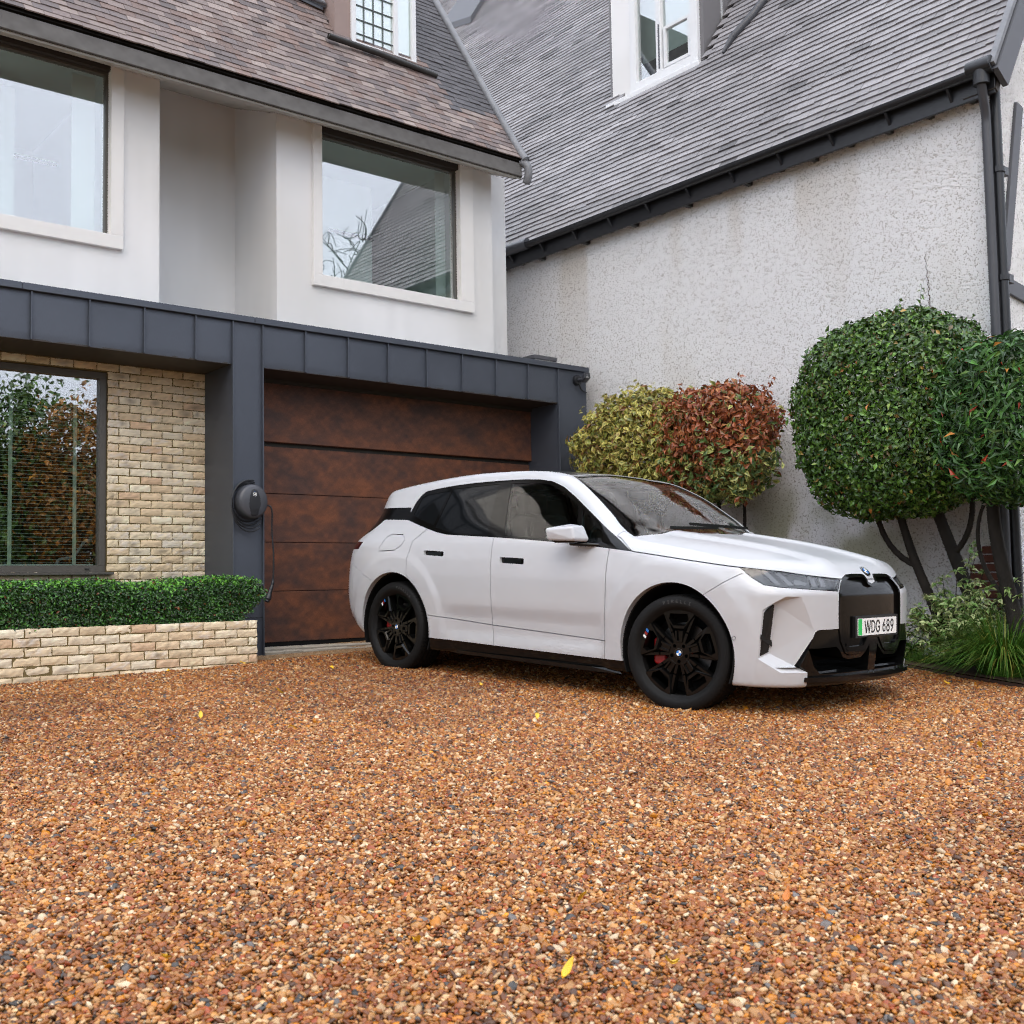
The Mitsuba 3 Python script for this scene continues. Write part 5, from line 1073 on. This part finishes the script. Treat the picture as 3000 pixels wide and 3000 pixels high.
# --- fallen leaves
LP = [(-1.76, -3.91), (-1.63, -4.37), (-3.69, -6.75), (-2.62, -7.62), (-1.99, -7.49), (-2.49, -7.08), (-3.09, -7.07), (-3.13, -4.56), (-.62, -.80), (-1.28, -.85), (-.64, -6.34), (-2.0, -3.13), (-.45, -4.52), (-2.04, -7.68), (-3.34, -5.61), (.18, -3.14), (1.64, -5.41), (-2.92, -7.48), (.8, -6.68), (-2.1, -2.2), (-.2, -1.6), (2.9, -5.3), (.5, -5.6), (-1.1, -2.5)]
k = 0
for i, (x, y) in enumerate(LP):
    yel = i % 3 != 1; nm = thing('fallen_leaf', 'yellow leaf lying on the gravel' if yel else 'rusty orange leaf lying on the gravel', 'leaf', 'yellow leaves fallen on the gravel' if yel else 'orange leaves fallen on the gravel')
    L = rr.uniform(.036, .052); u = np.linspace(0, 1, 7); w = np.sin(np.pi * u ** .8) * L * .30; zz = .014 * np.sin(u * 3 + i) + .012 * u; a = rr.uniform(0, 6.28)
    loc = np.vstack([np.c_[u * L, w, zz + .010], np.c_[u * L, -w, zz + .006], np.c_[u * L, 0 * u, zz]]); ca, sa = math.cos(a), math.sin(a); loc = np.c_[loc[:, 0] * ca - loc[:, 1] * sa, loc[:, 0] * sa + loc[:, 1] * ca, loc[:, 2]]
    q = np.arange(6); F = np.vstack([np.c_[14 + q, 15 + q, 1 + q], np.c_[14 + q, 1 + q, q], np.c_[7 + q, 8 + q, 15 + q], np.c_[7 + q, 15 + q, 14 + q]])
    col = np.array([.74, .46, .02] if yel else [.55, .17, .02]) * rr.uniform(.8, 1.1); scene[nm] = ply((loc + [x, y, float(ground_z(x, y)) + .032], F), 'leaf', smooth=True, color=np.tile(col, (21, 1)))

# ================================================================ garden behind the photographer (seen in the panes and the paint)
def garden_tree(label, x, y, h, rad, pal, n, rr, bare=False, group=None):
    k = thing('garden_tree', label, 'tree', group); z0 = float(ground_z(x, y)) - .1
    limbs = [([(x, y, z0), (x + .1, y, z0 + h * .3), (x, y + .1, z0 + h * .75)], .022 * h, .006 * h)]; ends = []
    for i in range(26 if bare else 12):
        a = rr.uniform(0, 6.28); b = rr.uniform(.28, .75) * h; e = np.array([x + rad * .85 * np.cos(a), y + rad * .85 * np.sin(a), z0 + min(h * .97, b + rr.uniform(.15, .35) * h)]); limbs.append(([(x, y, z0 + b), (np.array([x, y, z0 + b]) + e) / 2 + [0, 0, .05 * h], e], .007 * h, .002 * h)); ends.append((np.array([x, y, z0 + b]), e))
    if bare:
        for p, e in list(ends):
            for j in range(14):
                s = p + (e - p) * rr.uniform(.3, 1); q = s + rr.normal(0, 1, 3) * rad * [.25, .25, .16] + [0, 0, .09 * h]; limbs.append(([s, (s + q) / 2 + rr.normal(0, .08, 3), q], .0022 * h, .0012 * h))
                for jj in range(5): s2 = s + (q - s) * rr.uniform(.3, 1); limbs.append(([s2, s2 + rr.normal(0, .1, 3) + [0, 0, .1], s2 + rr.normal(0, 1, 3) * .35 + [0, 0, .35]], (.0016 * h), .0010 * h))
        add('branches', ply(cat(*[tube(spline(p, 6), np.linspace(a, b, 6), 4, False) for p, a, b in limbs]), 'bark'), k)
    else: add('trunk', ply(cat(*[tube(spline(p, 10), np.linspace(a, b, 10), 7) for p, a, b in limbs]), 'bark'), k)
    if n:
        cl = 34; cen = np.array([[x, y, z0 + h * .60]]) + rr.normal(0, 1, (cl, 3)) * [rad * .46, rad * .46, h * .17]; wgt = rr.integers(0, cl, n); P = cen[wgt] + rr.normal(0, 1, (n, 3)) * rad * .20; N = P - [x, y, z0 + h * .45]; N /= np.linalg.norm(N, axis=1, keepdims=True)
        cm = pick(pal, n, rr, .3) ; foliage('crown', [leaves(P, N, .20, .55, cm, cm, rr, jit=.9)], 'leaf', k)
gr = [(.06, .13, .02, 4), (.09, .17, .03, 3), (.15, .20, .04, 1)]; au = [(.34, .14, .02, 3), (.24, .12, .02, 3), (.10, .12, .02, 2), (.42, .19, .02, 1)]
rr = np.random.default_rng(71)
garden_tree('tall green garden tree across the lawn, mirrored in the lower window', 2.9, -21.5, 7.4, 2.3, gr, 30000, rr)
garden_tree('autumn brown garden tree across the lawn, mirrored in the lower window', 5.2, -20.5, 6.3, 1.9, au, 26000, rr)
garden_tree('bare winter tree far across the lawn, mirrored in the upper window', 18.6, -27, 14.5, 4.2, au, 0, rr, True)
for i, (x, y, h) in enumerate(((-5, -22, 7), (-11, -17, 7.5), (-15, -9, 8), (11, -23, 6.5), (-16, -1, 7))): garden_tree(['leafy green tree behind the photographer, left of the tall one', 'green tree at the left corner of the garden', 'green tree far out on the left side of the garden', 'rust coloured tree at the right back of the garden', 'green tree beside the left end of the house'][i], x, y, h, 2.7, au if i == 3 else gr, 7000, rr)
BH = thing('boundary_hedge', 'tall dark green boundary hedge along the far side of the garden', 'hedge')
n = 60000; x = rr.uniform(-22, 22, n); P = np.c_[x, -24 + rr.normal(0, .5, n), -.9 + 4.2 * rr.random(n) ** .8]; N = np.tile([0, 1, .3], (n, 1)); cm = pick(gr, n, rr, .35)
foliage('foliage', [leaves(P, N, .20, .6, cm, cm, rr, jit=.8)], 'leaf', BH)
CAR = np.eye(4)
CAR[:3, 0] = [.0797529, -.9959353, -.0418610]; CAR[:3, 1] = [.9968091, .0798228, 0.]; CAR[:3, 2] = [.0033415, -.0417284, .9991234]; CAR[:3, 3] = [1.5786, -4.5871, -.2817]
CART = T(CAR.tolist())
car = thing('parked_car', 'white electric estate car with black wheels, parked nose out on the gravel', 'car')
def car_add(name, shape):
    shape['to_world'] = CART; add(name, shape, car)
build_car(car_add)
